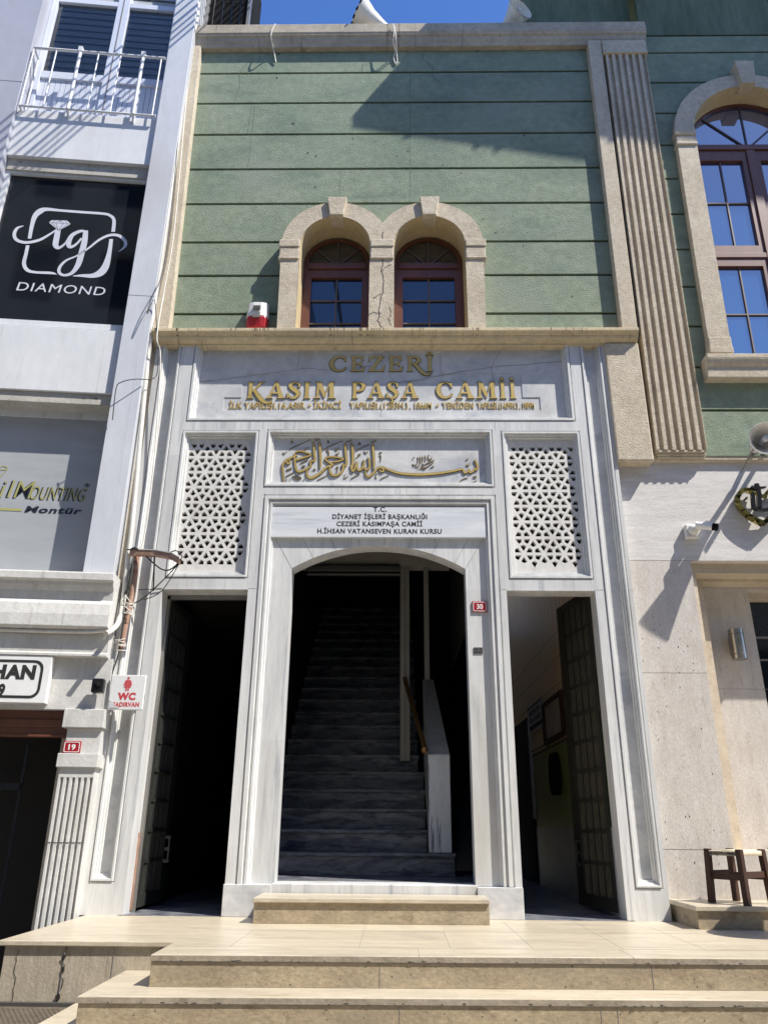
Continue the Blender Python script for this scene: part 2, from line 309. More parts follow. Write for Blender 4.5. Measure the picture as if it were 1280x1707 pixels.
def text(mb, s, x0, x1, z0, cap, y, depth=.002, bold=.012, shear=0.0, fn=None):
    vs, fs, ed = text_geo(s, bold); hv = text_geo('H', bold)[0]
    h = max(v[1] for v in hv) - min(v[1] for v in hv); zb = min(v[1] for v in hv)
    xa = min(v[0] for v in vs); xb = max(v[0] for v in vs); k = (x1 - x0) / (xb - xa); kz = cap / h
    P = [(x0 + (v[0] - xa) * k + shear * (v[1] - zb) * kz, z0 + (v[1] - zb) * kz) for v in vs]
    if fn: P = [fn(*p) for p in P]
    n = len(P)
    mb.add([(x, y - depth, z) for x, z in P] + [(x, y, z) for x, z in P], list(fs) + [(a, b, b + n, a + n) for a, b in ed]); return mb
def arc(cx, cz, rx, rz, a0, a1, n=24): return [(cx + rx * math.cos(R(a0 + (a1 - a0) * i / n)), cz + rz * math.sin(R(a0 + (a1 - a0) * i / n))) for i in range(n + 1)]
def rect(x0, x1, z0, z1): return [(x0, z0), (x1, z0), (x1, z1), (x0, z1)]
def rrect(x0, x1, z0, z1, r, n=5):
    return arc(x1 - r, z1 - r, r, r, 0, 90, n) + arc(x0 + r, z1 - r, r, r, 90, 180, n) + arc(x0 + r, z0 + r, r, r, 180, 270, n) + arc(x1 - r, z0 + r, r, r, 270, 360, n)

# ================================================================== THE MOSQUE
mosque = thing('mosque', 'mosque with grey marble entrance front below a green wall with twin arched windows', 'mosque', (-.15, 0, 0))
PR_BIG = [(0, 0), (.004, .012), (.012, .012), (.016, -.008), (.045, -.008), (.05, .014), (.062, .014), (.066, .004), (.082, .004), (.088, .03), (.10, .03), (.105, .05)]
PR_MID = [(0, 0), (.003, .01), (.009, .01), (.012, -.007), (.028, -.007), (.032, .012), (.043, .012), (.046, .028), (.060, .028), (.064, .05), (.066, .052)]
PR_TALL = [(0, 0), (.003, .01), (.009, .01), (.012, -.008), (.026, -.008), (.03, .016), (.040, .016), (.043, .036), (.054, .036), (.058, .055)]
PR_NAME = [(0, 0), (.003, .01), (.009, .01), (.012, -.007), (.032, -.007), (.036, .016), (.048, .016), (.052, .04), (.062, .04), (.066, .062)]
DL, DR, DT = (-1.965, -1.243), (.915, 1.648), 2.437
outer = [(-2.30, 0), (DL[0], 0), (DL[0], DT), (DL[1], DT), (DL[1], 0), (-1.17, 0), (-1.17, 3.308), (.865, 3.308), (.865, 0), (DR[0], 0), (DR[0], DT), (DR[1], DT), (DR[1], 0), (1.96, 0), (1.96, 4.92), (-2.30, 4.92)]
GL, GR = (-1.955, -1.25, 2.535, 3.945), (.938, 1.652, 2.535, 3.94)
BA, NA = (-1.18, .865, 3.375, 3.952), (-1.935, 1.628, 4.035, 4.905)
TL, TR = (-2.243, -2.053, .213, 4.905), (1.722, 1.93, .207, 4.905)
mb = MB(); mb.plate(outer, [rect(*GL), rect(*GR), rect(*BA), rect(*NA), rect(*TL), rect(*TR)], 0, .18, hy=.0)
mb.build('marble_front', 'marble', mosque)
mb = MB(); mb.ring(*GL, PR_MID); mb.ring(*GR, PR_MID); mb.ring(*BA, PR_MID); mb.ring(*NA, PR_NAME, sides='lbr'); mb.ring(*TL, PR_TALL, sides='lbr'); mb.ring(*TR, PR_TALL, sides='lbr')
mb.ring(-1.17, .865, .212, 3.308, PR_BIG, sides='ltr')
mb.build('moulding', 'marble_trim', mosque)
mb = MB()
for r_, d in ((TL, .055), (TR, .055), (BA, .052)): mb.add([(x, d, z) for x, z in rect(r_[0] + .03, r_[1] - .03, r_[2] + .03, r_[3])], [(0, 1, 2, 3)])
mb.build('recessed_panel', 'marble_flat', mosque)
# name panel with its stepped sunk plaque
st = [(-1.62, 4.185), (1.33, 4.185), (1.33, 4.325), (1.17, 4.325), (1.17, 4.585), (.42, 4.585), (.42, 4.82), (-.70, 4.82), (-.70, 4.585), (-1.46, 4.585), (-1.46, 4.325), (-1.62, 4.325)]
mb = MB(); mb.plate(rect(NA[0] + .04, NA[1] - .04, NA[2] + .03, NA[3]), [st], 0.062, .062, hy=.069)
mb.add([(x, .0685, z) for x, z in rect(-1.66, 1.37, 4.15, 4.86)], [(0, 1, 2, 3)])
name_panel = mb.build('name_panel', 'marble_flat', mosque)
def polyline(mb, pts, w, y):
    for a, b in zip(pts, pts[1:]):
        dx, dz = b[0] - a[0], b[1] - a[1]; n = math.hypot(dx, dz) or 1; ox, oz = -dz / n * w / 2, dx / n * w / 2
        mb.add([(a[0] + ox, y, a[1] + oz), (b[0] + ox, y, b[1] + oz), (b[0] - ox, y, b[1] - oz), (a[0] - ox, y, a[1] - oz)], [(0, 1, 2, 3)])
def wob(pts, amp, k=5, seed=1):
    rr = random.Random(seed); out = []
    for a, b in zip(pts, pts[1:]):
        for j in range(k): t = j / k; out.append((a[0] + (b[0] - a[0]) * t + rr.uniform(-amp, amp), a[1] + (b[1] - a[1]) * t + rr.uniform(-amp, amp)))
    return out + [pts[-1]]
mb = MB()
for i, (pp, w) in enumerate([([(325, 638), (437, 624), (512, 614), (560, 618), (620, 610)], .004), ([(500, 583), (496, 612)], .004), ([(660, 638), (700, 633), (736, 625), (818, 612), (948, 602)], .006), ([(835, 583), (818, 612), (826, 648)], .005), ([(330, 636), (360, 634)], .003)]):
    polyline(mb, wob([xz(u, v, .0615) for u, v in pp], .004, 5, i), w, .0612)
mb.build('crack', 'joint', name_panel)
# lettering cut from gilt metal
def G(ch):
    """strokes of one flared serif capital, cap height 1: ('r', ribbon pts) or ('p', polygon); advance"""
    def stem(x, w=.20, y0=0, y1=1, sw=.36): return ('p', [(x - sw / 2, y0), (x + sw / 2, y0), (x + w / 2, y0 + .10), (x + w / 2 - .015, .5), (x + w / 2, y1 - .10), (x + sw / 2, y1), (x - sw / 2, y1), (x - w / 2, y1 - .10), (x - w / 2 + .015, .5), (x - w / 2, y0 + .10)])
    cedil = lambda x: [('r', [(x, .0, .07), (x + .03, -.10, .07), (x + .06, -.17, .09), (x - .02, -.24, .07), (x - .1, -.22, .03)])]
    dot = lambda x: [('p', arc(x, 1.2, .11, .11, 0, 330, 11))]
    if ch == 'I': return [stem(.2)], .42
    if ch == 'İ': return [stem(.2)] + dot(.2), .42
    if ch == 'Î': return [stem(.2), ('p', [(.0, 1.08), (.10, 1.08), (.2, 1.17), (.3, 1.08), (.4, 1.08), (.26, 1.27), (.14, 1.27)])], .44
    if ch in 'SŞ':
        g = [('r', [(.60, .74, .06), (.60, .86, .09), (.46, .96, .11), (.26, .95, .14), (.14, .78, .19), (.26, .60, .22), (.46, .46, .24), (.58, .28, .21), (.46, .07, .14), (.26, .03, .10), (.10, .12, .09), (.03, .30, .06)]), ('p', [(.57, .68), (.66, .68), (.66, .98), (.58, .95)]), ('p', [(0, .02), (.08, .06), (.09, .33), (.0, .33)])]
        return (g + cedil(.3) if ch == 'Ş' else g), .70
    if ch == 'C': return [('r', [(.86, .74, .05), (.74, .90, .10), (.52, .96, .09), (.26, .86, .16), (.12, .5, .24), (.26, .15, .18), (.54, .04, .10), (.80, .14, .09), (.90, .30, .03)]), ('p', [(.80, .66), (.90, .66), (.90, 1.0), (.82, .92)])], .98
    if ch == 'E': return [stem(.2), ('p', [(.18, .90), (.56, .90), (.66, .72), (.72, .72), (.70, 1.0), (.18, 1.0)]), ('p', [(.26, .46), (.50, .46), (.56, .34), (.62, .34), (.62, .68), (.56, .68), (.50, .56), (.26, .56)]), ('p', [(.18, 0), (.74, 0), (.80, .32), (.73, .32), (.60, .10), (.18, .10)])], .84
    if ch == 'Z': return [('p', [(.10, 1), (.86, 1), (.82, .90), (.24, .90), (.10, .68), (.04, .68)]), ('p', [(.58, .9), (.86, 1), (.30, .10), (.0, 0)]), ('p', [(0, 0), (.84, 0), (.90, .36), (.83, .36), (.68, .10), (.06, .10)])], .94
    if ch == 'R': return [stem(.2), ('r', [(.24, .95, .09), (.48, .95, .10), (.66, .84, .17), (.68, .70, .20), (.56, .55, .14), (.28, .50, .07)]), ('r', [(.40, .50, .12), (.60, .30, .19), (.84, -.02, .20), (1.06, -.20, .15), (1.26, -.20, .07), (1.36, -.10, .02)])], .94
    if ch == 'P': return [stem(.2), ('r', [(.24, .95, .09), (.48, .95, .10), (.68, .84, .17), (.70, .68, .20), (.58, .50, .14), (.28, .44, .07)])], .80
    if ch == 'K': return [stem(.2), ('p', [(.26, .42), (.36, .40), (.80, .94), (.94, 1.0), (.56, 1.0), (.66, .93)]), ('r', [(.36, .56, .10), (.52, .32, .19), (.78, -.04, .21), (1.02, -.24, .16), (1.24, -.24, .08), (1.36, -.12, .02)])], .90
    if ch == 'A': return [('p', [(.46, 1.0), (.56, 1.0), (.22, .06), (.12, .06)]), ('p', [(.44, 1.02), (.60, 1.02), (.92, .08), (.68, .08)]), ('p', [(.24, .28), (.74, .28), (.72, .37), (.27, .37)]), ('p', [(.0, 0), (.36, 0), (.26, .10), (.08, .10)]), ('p', [(.58, 0), (1.02, 0), (.94, .12), (.68, .12)])], .98
    if ch == 'M': return [('p', [(.08, 0), (.36, 0), (.27, .10), (.30, .9), (.18, .95), (.15, .10)]), ('p', [(.10, 1), (.38, 1), (.64, .26), (.56, .02)]), ('p', [(.56, .02), (.66, .28), (.88, .93), (.82, 1.0)]), ('p', [(.80, 1), (1.10, 1), (1.02, .90), (1.06, .10), (1.16, 0), (.74, 0), (.84, .10), (.82, .93)]), ('p', [(0, 0), (.36, 0), (.3, .09), (.06, .09)])], 1.16
    return [], .4
def gilt(face, edge, word, x0, x1, z0, cap, y, depth):
    adv = [G(c)[1] for c in word]; gap = .13; tot = sum(adv) + gap * (len(word) - 1); k = (x1 - x0) / tot; x = x0
    for c, a in zip(word, adv):
        for i, (t, p) in enumerate(G(c)[0]):
            d = depth + .0006 * i
            if t == 'r':
                q = [(x + px * k, z0 + pz * cap, w * (k + cap) / 2) for px, pz, w in p]
                ribbon(face, q, y - d, y - d + .004); ribbon(edge, [(a_, b_, c_ + .010) for a_, b_, c_ in q], y - d + .003, y)
            else:
                q = [(x + px * k, z0 + pz * cap) for px, pz in p]; face.prism_xz(q, y - d, y - d + .004)
                cx = sum(a_ for a_, _ in q) / len(q); cz = sum(b_ for _, b_ in q) / len(q)
                edge.prism_xz([(a_ + (a_ - cx) / (abs(a_ - cx) + .03) * .006, b_ + (b_ - cz) / (abs(b_ - cz) + .03) * .006) for a_, b_ in q], y - d + .003, y)
        x += (a + gap) * k
fa, ed = MB(), MB()
gilt(fa, ed, 'CEZERÎ', -.645, .352, 4.607, .168, .0685, .009)
gilt(fa, ed, 'KASIM', -1.415, -.575, 4.312, .178, .0685, .009)
gilt(fa, ed, 'PAŞA', -.43, .195, 4.312, .178, .0685, .009)
gilt(fa, ed, 'CAMİİ', .365, 1.115, 4.312, .178, .0685, .009)
lt = fa.build('gilt_letters', 'gold', name_panel); ed.build('letter_edge', 'letter_edge', name_panel)
mb = MB()
for s_, a, b in [('İLK YAPILIŞI,16,ASIR.', -1.565, -.845), ('•', -.825, -.80), ('İKİNCİ', -.775, -.52), ('YAPILIŞI.(1283H.)', -.44, .10), (', 1866M', .12, .32), ('•', .365, .39), ('YENİDEN', .42, .71), ('YAPILIŞI.(1409H.)', .755, 1.165), (', 1989M', 1.08 + .1, 1.27)]:
    if s_ == 'YAPILIŞI.(1409H.)': b = 1.12; a = .745
    if s_ == ', 1989M': a = 1.135
    text(mb, s_, a, b, 4.205, .066, .0685, .008, .008)
mb.build('small_gilt_letters', 'gold', name_panel)
# grilles : triangles of a lattice, each split into three kite openings
def grille(x0, x1, z0, z1, px0, px1, pz0, pz1, ox, oz):
    a = .172; hrow = .1475; holes = []
    for row in range(-2, 12):
        for i in range(-4, 8):
            for up in (0, 1):
                bx = ox + i * a + (row % 2) * a / 2; bz = oz + row * hrow
                T = [(bx, bz), (bx + a, bz), (bx + a / 2, bz + hrow)] if up else [(bx, bz), (bx + a / 2, bz + hrow), (bx - a / 2, bz + hrow)]
                c = (sum(p[0] for p in T) / 3, sum(p[1] for p in T) / 3); md = [((T[j][0] + T[(j + 1) % 3][0]) / 2, (T[j][1] + T[(j + 1) % 3][1]) / 2) for j in range(3)]
                for j in range(3):
                    kt = [T[j], md[j], c, md[(j + 2) % 3]]; kc = (sum(p[0] for p in kt) / 4, sum(p[1] for p in kt) / 4)
                    h = []
                    for q in range(4):       # inset each side of the kite by half a bar
                        p_, n_, m_ = Vector(kt[q - 1]), Vector(kt[(q + 1) % 4]), Vector(kt[q])
                        e1 = (m_ - p_).normalized(); e2 = (n_ - m_).normalized()
                        sg = 1 if (e1.x * e2.y - e1.y * e2.x) > 0 else -1
                        n1 = Vector((-e1.y, e1.x)) * sg; n2 = Vector((-e2.y, e2.x)) * sg
                        bs = (n1 + n2); bs = bs / max(bs.dot(n1), .2); h.append(tuple(m_ + bs * .0125))
                    if px0 < min(p[0] for p in h) and max(p[0] for p in h) < px1 and pz0 < min(p[1] for p in h) and max(p[1] for p in h) < pz1: holes.append(h)
    mb = MB(); mb.plate(rect(x0, x1, z0, z1), holes, .05, .05, hy=.095)
    return mb
grille(-1.92, -1.285, 2.57, 3.91, -1.892, -1.312, 2.648, 3.868, -1.897, 2.70 - .04).build('grille', 'marble_grille', mosque)
grille(.975, 1.615, 2.57, 3.905, .997, 1.592, 2.648, 3.862, 1.0, 2.70 - .07).build('grille', 'marble_grille', mosque)
# doorway slab with segmental arch
AR, AZ = 1.402, 2.85 - 1.402; ah = math.degrees(math.asin(.738 / AR))
arch = [(-.155 + AR * math.sin(R(t)), AZ + AR * math.cos(R(t))) for t in [(-ah + 2 * ah * i / 28) for i in range(29)]]
mb = MB(); mb.plate([(-1.10, .212)] + [(-.893, .212)] + arch + [(.583, .212)] + [(.80, .212), (.80, 3.225), (-1.10, 3.225)], [], .05, .22)
mb.build('doorway_surround', 'marble', mosque)
mb = MB(); mb.box(-1.252, -.903, -.012, .2, 0, .212); mb.box(.588, .918, -.012, .2, 0, .209)
mb.build('plinth', 'marble_flat', mosque, bevel=.004)
mb = MB(); mb.box(-.905, .59, -.0, .30, .10, .219); mb.build('threshold', 'marble', mosque, bevel=.006)
mb = MB()
for i in (-3, -2, -1, 0, 1, 2, 3):     # voussoir joints
    t = R(i * 8.5 + 2); p = (-.155 + AR * math.sin(t), AZ + AR * math.cos(t)); polyline(mb, [p, (p[0] + .28 * math.sin(t * 1.3), min(p[1] + .28, 2.99))], .003, .0492)
for sx, ex in ((-.893, -1.06), (.583, .755)): polyline(mb, [(sx, 2.64), (ex, 2.93)], .003, .0492)
for x0, x1 in ((-2.30, -2.245), (-2.05, -1.966), (-1.242, -1.172), (.867, .914), (1.649, 1.72), (1.932, 1.96)): polyline(mb, [(x0, 2.445), (x1, 2.445)], .003, -.0008)
for x, z0, z1 in ((.12, 3.95, 4.03), (-.48, 3.28, 3.37), (-1.22, 3.95, 4.03)): polyline(mb, [(x, z0), (x, z1)], .003, -.0008)
polyline(mb, [(-.14, 4.586), (-.145, 4.82)], .003, .0678); polyline(mb, [(-.15, 4.19), (-.15, 4.10)], .003, .0612)
mb.build('joint', 'joint', mosque)
# sign board over the arch
sign = thing('notice_board', 'white marble board with four lines of dark lettering over the arched doorway', 'sign', (-.155, .05, 2.91))
mb = MB(); mb.box(-1.083, .772, .016, .049, 2.912, 3.192); mb.build('board', 'marble_sign', sign, bevel=.003)
mb = MB()
for s_, a, b, v in [('T.C.', 622, 645, 853.0), ('DİYANET İŞLERİ BAŞKANLIĞI', 554, 712, 865.3), ('CEZERİ KASIMPAŞA CAMİİ', 561, 704, 877.3), ('H.İHSAN VATANSEVEN KURAN KURSU', 529, 736, 889.5)]:
    text(mb, s_, at(a, v, .016).x, at(b, v, .016).x, at(640, v, .016).z, .044, .0155, .001, .022)
mb.build('lettering', 'ink', sign)
# calligraphy panel
def call(v, k):
    ox = 460 if k == 0 else 640
    return [(*xz(ox + a / 7.11, 720 + b / 7.11, .04), w * .00068 * .76) for a, b, w in v]
strokes = [
 (0, [(438, 110, 12), (450, 165, 30), (452, 250, 30), (460, 310, 28), (445, 345, 24), (410, 340, 26), (412, 390, 28), (385, 425, 28), (320, 455, 30), (270, 470, 30), (240, 440, 28), (226, 360, 24), (222, 300, 22), (226, 250, 14)]),
 (0, [(232, 330, 26), (320, 305, 30), (412, 270, 22), (330, 235, 20), (268, 225, 22), (235, 240, 20)]),
 (0, [(250, 275, 22), (190, 300, 26), (120, 335, 28), (85, 380, 26), (78, 440, 22), (88, 520, 18), (90, 595, 10)]),
 (0, [(120, 335, 20), (140, 372, 28), (165, 358, 22), (158, 320, 14)]),
 (0, [(515, 105, 12), (520, 160, 32), (526, 280, 28), (528, 370, 22), (520, 430, 8)]),
 (0, [(820, 125, 12), (822, 180, 30), (830, 290, 30), (838, 350, 26), (822, 400, 22), (790, 385, 20), (800, 430, 26), (760, 490, 28), (700, 515, 32), (655, 500, 28), (636, 450, 22), (652, 400, 20), (670, 385, 18)]),
 (0, [(670, 350, 22), (720, 350, 26), (800, 318, 22), (700, 296, 22), (620, 296, 22), (585, 320, 24), (630, 360, 28), (672, 385, 30), (600, 415, 30), (520, 490, 32), (430, 540, 36), (380, 530, 30), (366, 480, 22), (375, 450, 14)]),
 (0, [(895, 125, 12), (905, 180, 32), (912, 300, 32), (905, 400, 28), (895, 455, 20)]),
 (0, [(886, 390, 16), (905, 462, 24), (930, 440, 24), (958, 350, 20)]),
 (0, [(958, 350, 18), (960, 430, 24), (985, 455, 26), (1020, 430, 24), (1040, 380, 22), (1040, 330, 16)]),
 (0, [(1040, 380, 16), (1045, 425, 22), (1080, 445, 24), (1108, 410, 26), (1105, 340, 24), (1088, 300, 12)]),
 (0, [(1145, 130, 12), (1150, 190, 32), (1158, 300, 30), (1160, 390, 22), (1156, 440, 8)]),
 (0, [(1065, 455, 14), (1065, 505, 22), (1100, 528, 28), (1150, 490, 26), (1210, 425, 26), (1260, 425, 28), (1275, 460, 30), (1245, 468, 22), (1230, 440, 14)]),
 (1, [(-20, 410, 18), (60, 450, 26), (200, 490, 34), (420, 503, 38), (650, 488, 34), (830, 460, 30), (930, 440, 26), (950, 480, 26), (990, 470, 24), (1005, 440, 16), (1020, 478, 26), (1055, 462, 24), (1075, 425, 16), (1085, 450, 24), (1105, 430, 24), (1100, 380, 28), (1072, 330, 12)]),
]
small = [
 (0, [(160, 205, 8), (200, 180, 12), (300, 135, 12), (405, 88, 6)]), (0, [(555, 212, 10), (620, 175, 12), (700, 135, 12), (795, 100, 6)]), (0, [(938, 222, 8), (1010, 185, 12), (1110, 145, 8)]),
 (0, [(178, 130, 10), (190, 105, 20), (205, 128, 10)]), (0, [(608, 130, 10), (618, 100, 20), (630, 128, 10)]), (0, [(978, 155, 10), (990, 125, 20), (1003, 152, 10)]),
 (0, [(80, 240, 16), (105, 262, 18)]), (0, [(115, 235, 10), (128, 232, 10)]), (0, [(338, 190, 14), (360, 195, 14), (382, 180, 10)]), (0, [(700, 185, 14), (722, 212, 16), (745, 180, 12)]), (0, [(705, 262, 20), (728, 262, 22), (750, 240, 12)]),
 (0, [(600, 205, 10), (625, 235, 18), (628, 268, 12)]), (0, [(1045, 225, 12), (1065, 250, 16), (1088, 228, 12)]), (0, [(975, 265, 14), (1000, 262, 18), (940, 312, 8)]),
 (0, [(455, 85, 12), (485, 92, 14), (515, 75, 8)]), (0, [(830, 105, 12), (865, 108, 14), (898, 90, 8)]), (0, [(1125, 118, 10), (1160, 108, 14), (1190, 92, 8)]),
 (0, [(285, 370, 8), (330, 350, 12), (380, 328, 6)]), (0, [(300, 412, 10), (330, 410, 14), (350, 395, 8)]), (0, [(318, 388, 8), (330, 400, 10)]),
 (0, [(125, 440, 26), (145, 445, 28), (185, 425, 26)]), (0, [(445, 440, 26), (470, 440, 28)]), (0, [(115, 525, 8), (165, 500, 12), (222, 468, 6)]), (0, [(200, 515, 16), (225, 545, 20), (260, 560, 20), (300, 545, 12), (260, 520, 14), (215, 520, 10)]),
 (0, [(122, 550, 10), (125, 572, 10)]), (0, [(160, 575, 10), (172, 555, 12)]), (0, [(330, 555, 12), (335, 570, 12)]), (0, [(488, 568, 8), (550, 540, 12), (612, 508, 6)]), (0, [(885, 552, 8), (935, 525, 12), (992, 495, 6)]),
 (0, [(712, 420, 10), (735, 410, 14), (722, 475, 10)]), (0, [(800, 540, 10), (830, 540, 14), (855, 520, 8)]), (0, [(808, 510, 10), (820, 505, 10)]), (0, [(1180, 500, 10), (1195, 490, 14), (1180, 520, 12), (1192, 548, 8)]), (0, [(1225, 240, 12), (1255, 238, 12)]), (0, [(1225, 265, 10), (1245, 290, 14), (1240, 345, 8)]),
 (0, [(1235, 555, 6), (1280, 535, 12)]), (1, [(0, 535, 12), (60, 510, 6)]), (1, [(890, 600, 8), (925, 560, 12), (990, 540, 10)]), (1, [(990, 612, 8), (1050, 595, 12), (1100, 572, 6)]),
 (1, [(972, 385, 16), (1000, 395, 18), (1015, 370, 10)]), (1, [(975, 325, 14), (995, 315, 14)]), (1, [(1058, 530, 26), (1095, 528, 28)]),
]
rr = random.Random(5)
for v in ([(340, 330, 6), (350, 300, 14), (362, 292, 8)], [(335, 375, 8), (365, 390, 14), (395, 370, 12), (405, 330, 12), (398, 290, 7)], [(425, 285, 7), (432, 330, 14), (428, 375, 12), (400, 405, 10), (370, 412, 6)], [(455, 280, 7), (462, 320, 14), (455, 350, 10)],
          [(490, 272, 7), (494, 315, 14), (488, 345, 10)], [(520, 290, 8), (535, 320, 14), (560, 322, 12), (565, 295, 8)], [(340, 410, 8), (350, 405, 12)], [(440, 400, 8), (470, 420, 14), (520, 405, 14), (560, 375, 14), (592, 350, 8)], [(425, 435, 8), (450, 425, 12), (480, 438, 10), (500, 425, 8)], [(500, 370, 12), (530, 362, 14), (560, 345, 10), (595, 325, 6)],
          [(575, 400, 14), (590, 410, 12)], [(555, 420, 12), (570, 412, 8)], [(450, 370, 8), (475, 385, 12), (505, 372, 10), (510, 355, 6)], [(520, 275, 10), (535, 270, 8)], [(400, 430, 8), (412, 425, 10)]): small.append((1, v))
fa, ed = MB(), MB()
for i, (k, v) in enumerate(strokes):
    c = call(v, k); d = .011 + .0004 * (i % 6); ribbon(fa, c, .052 - d, .052 - d + .004); ribbon(ed, [(a, b, w + .009) for a, b, w in c], .052 - d + .003, .052)
for i, (k, v) in enumerate(small):
    c = call(v, k); d = .006 + .0003 * (i % 6); ribbon(ed, c, .052 - d, .052)
cal = ed.build('calligraphy', 'gold_dark', mosque, label='gold Arabic calligraphy in relief'); fa.build('stroke_face', 'gold', cal)
# cornice between the storeys
mb = MB(); mb.prism_yz([(.12, 4.842), (.006, 4.842), (-.012, 4.852), (-.014, 4.866), (-.045, 4.876), (-.066, 4.892), (-.074, 4.908), (-.074, 4.918), (-.084, 4.922), (-.098, 4.938), (-.114, 4.942), (-.114, 4.978), (.12, 5.015)], -2.33, 2.268)
mb.build('lower_cornice', 'cornice', mosque, bevel=.004)
mb = MB(); rr = random.Random(12)
for u0, u1, k in ((422, 462, 9), (598, 640, 12), (788, 806, 4), (286, 330, 5), (700, 715, 2), (384, 392, 2), (540, 575, 5), (905, 960, 3)):
    for i in range(k):
        x = at(rr.uniform(u0, u1), 560, -.11).x; w = rr.uniform(.002, .005); e = rr.uniform(.3, 1)
        mb.add([(x - w, -.1146, 4.976), (x + w, -.1146, 4.976), (x + w, -.1146, 4.944), (x - w, -.1146, 4.944)], [(0, 1, 2, 3)])
        mb.add([(x - w, -.0848, 4.921), (x + w, -.0848, 4.921), (x + w * .6, -.0752 - .0006, 4.921 - .012 * e), (x - w * .6, -.0752 - .0006, 4.921 - .012 * e)], [(0, 1, 2, 3)])
mb.build('drip_stain', 'drip', mosque)
# green wall in courses, twin window openings left out
WC = ((-.625, .35), (.322, .355)); SP = 6.03
def low(x, z):
    for c, r_ in WC:
        rr_ = r_ + .06
        if abs(x - c) < rr_: return max(z, SP + math.sqrt(rr_ * rr_ - (x - c) ** 2))
    return z
GZ = [8.635, 8.159, 7.684, 7.177, 6.693, 6.182, 5.755, 5.288]
ed_ = [9.12] + GZ + [4.98]
mbw, mbg = MB(), MB(); XS = [-2.34 + i * .02 for i in range(228)]
for top, bot in zip(ed_, ed_[1:]):
    z1 = top - (.016 if top != 9.12 else 0); z0 = bot + .016
    runs = []; cur = None
    for x in XS:                        # merge equal columns into runs
        zl = low(x + .01, z0)
        if zl >= z1: cur = None; continue
        if cur and abs(cur[2] - zl) < 1e-6 and zl == z0 and x - cur[0] < .6: cur[1] = x + .02
        else: cur = [x, x + .02, zl]; runs.append(cur)
    for a, b, zl in runs: mbw.add([(a, .09, zl), (b, .09, zl), (b, .09, z1), (a, .09, z1), (a, .118, z1), (b, .118, z1), (a, .118, zl), (b, .118, zl)], [(0, 1, 2, 3), (3, 2, 5, 4), (6, 7, 1, 0)])
for x in XS:
    zl = low(x + .01, 4.98)
    if zl < 9.1: mbg.add([(x, .116, zl), (x + .02, .116, zl), (x + .02, .116, 9.1), (x, .116, 9.1)], [(0, 1, 2, 3)])
gw = mbw.build('green_wall', 'green', mosque); mbg.build('course_groove', 'groove', gw)
mb = MB()
for i, (pp, w) in enumerate([([(710, 80), (703, 97), (721, 112), (721, 126), (731, 135)], .006), ([(412, 105), (398, 122), (400, 140), (392, 168)], .004), ([(604, 107), (604, 118)], .006), ([(478, 700), (478, 701)], .001)]):
    polyline(mb, wob([xz(u, v, .088) for u, v in pp], .006, 4, i + 9), w, .0888)
for u, v, r_ in [(489, 206, .018), (513, 255, .012), (527, 260, .012), (588, 232, .01), (680, 252, .012), (662, 260, .008), (525, 312, .012), (796, 84, .022), (462, 130, .014), (805, 365, .01), (826, 388, .012), (738, 275, .008), (465, 90, .014), (768, 288, .01), (1005, 230, .012), (873, 226, .014), (886, 234, .01), (872, 410, .01), (953, 494, .012), (590, 30, .0)]:
    if r_: c = at(u, v, .0885); mb.add([(c.x + r_ * (1 + .3 * math.sin(3 * t)) * math.cos(t), .0885, c.z + r_ * math.sin(t)) for t in [i * .7 for i in range(9)]], [tuple(range(9))])
mb.build('chip', 'dark_joint', gw)
mb = MB()
for x, z0, z1 in [(-1.62, 7.20, 8.15), (.13, 6.71, 8.63), (-.62, 6.71, 7.16), (-1.66, 7.70, 8.14)]: polyline(mb, wob([(x, z0), (x + .01, z1)], .003, 8, int(z0 * 10)), .004, .0893)
mb.build('render_seam', 'old_green', gw)
# cream stone: strips, upper cornice, fluted pilaster
mb = MB(); mb.prism_xz([(-2.48, 4.99), (-2.205, 4.99), (-2.287, 8.985), (-2.48, 8.985)], -.0, .12); mb.prism_xz([(2.15, 4.99), (2.30, 4.99), (2.336, 9.02), (2.186, 9.02)], 0, .12)
mb.build('corner_strip', 'cream', mosque, bevel=.006)
mb = MB(); mb.prism_yz([(.35, 8.985), (.03, 8.985), (.022, 9.03), (.005, 9.06), (-.002, 9.10), (-.024, 9.115), (-.024, 9.135), (-.034, 9.145), (-.034, 9.285), (.40, 9.30)], -2.50, 2.862)
mb.build('upper_cornice', 'cornice_top', mosque, bevel=.006)
mb = MB(); mb.prism_xz([(1.955, 3.625), (2.275, 3.625), (2.275, 4.86), (1.955, 4.86)], -.032, .13); mb.build('pilaster_foot', 'cream', mosque, bevel=.012)
mb = MB(); mb.box(2.34, 2.835, -.022, .1, 8.80, 8.99); mb.box(2.338, 2.843, -.030, .1, 8.78, 8.80); mb.build('pilaster_capital', 'cream', mosque, bevel=.006)
def flutes(x0, x1, yf, yb, n, gd):
    p = [(x0, yb), (x0, yf)]; pit = (x1 - x0) / n; g = pit * .56
    for i in range(n):
        a = x0 + pit * i + pit * .36; b = a + g
        p += [(a, yf), (a + g * .18, yf + gd), (b - g * .18, yf + gd), (b, yf)]
    return p[:-1] + [(x1 - pit * .08, yf), (x1, yf + .0), (x1, yb)]
mb = MB(); mb.prism_xy(flutes(2.315, 2.765, -.012, .09, 6, .036), 3.745, 8.795, dx=.05); mb.build('fluted_pilaster', 'cream', mosque)
mb = MB()
for i in range(3): mb.box(2.315 + .01 * i, 2.755, .0 + .016 * i, .1, 3.725 - .02 * i, 3.745 - .02 * i)
mb.build('pilaster_base', 'cream', mosque, bevel=.004)
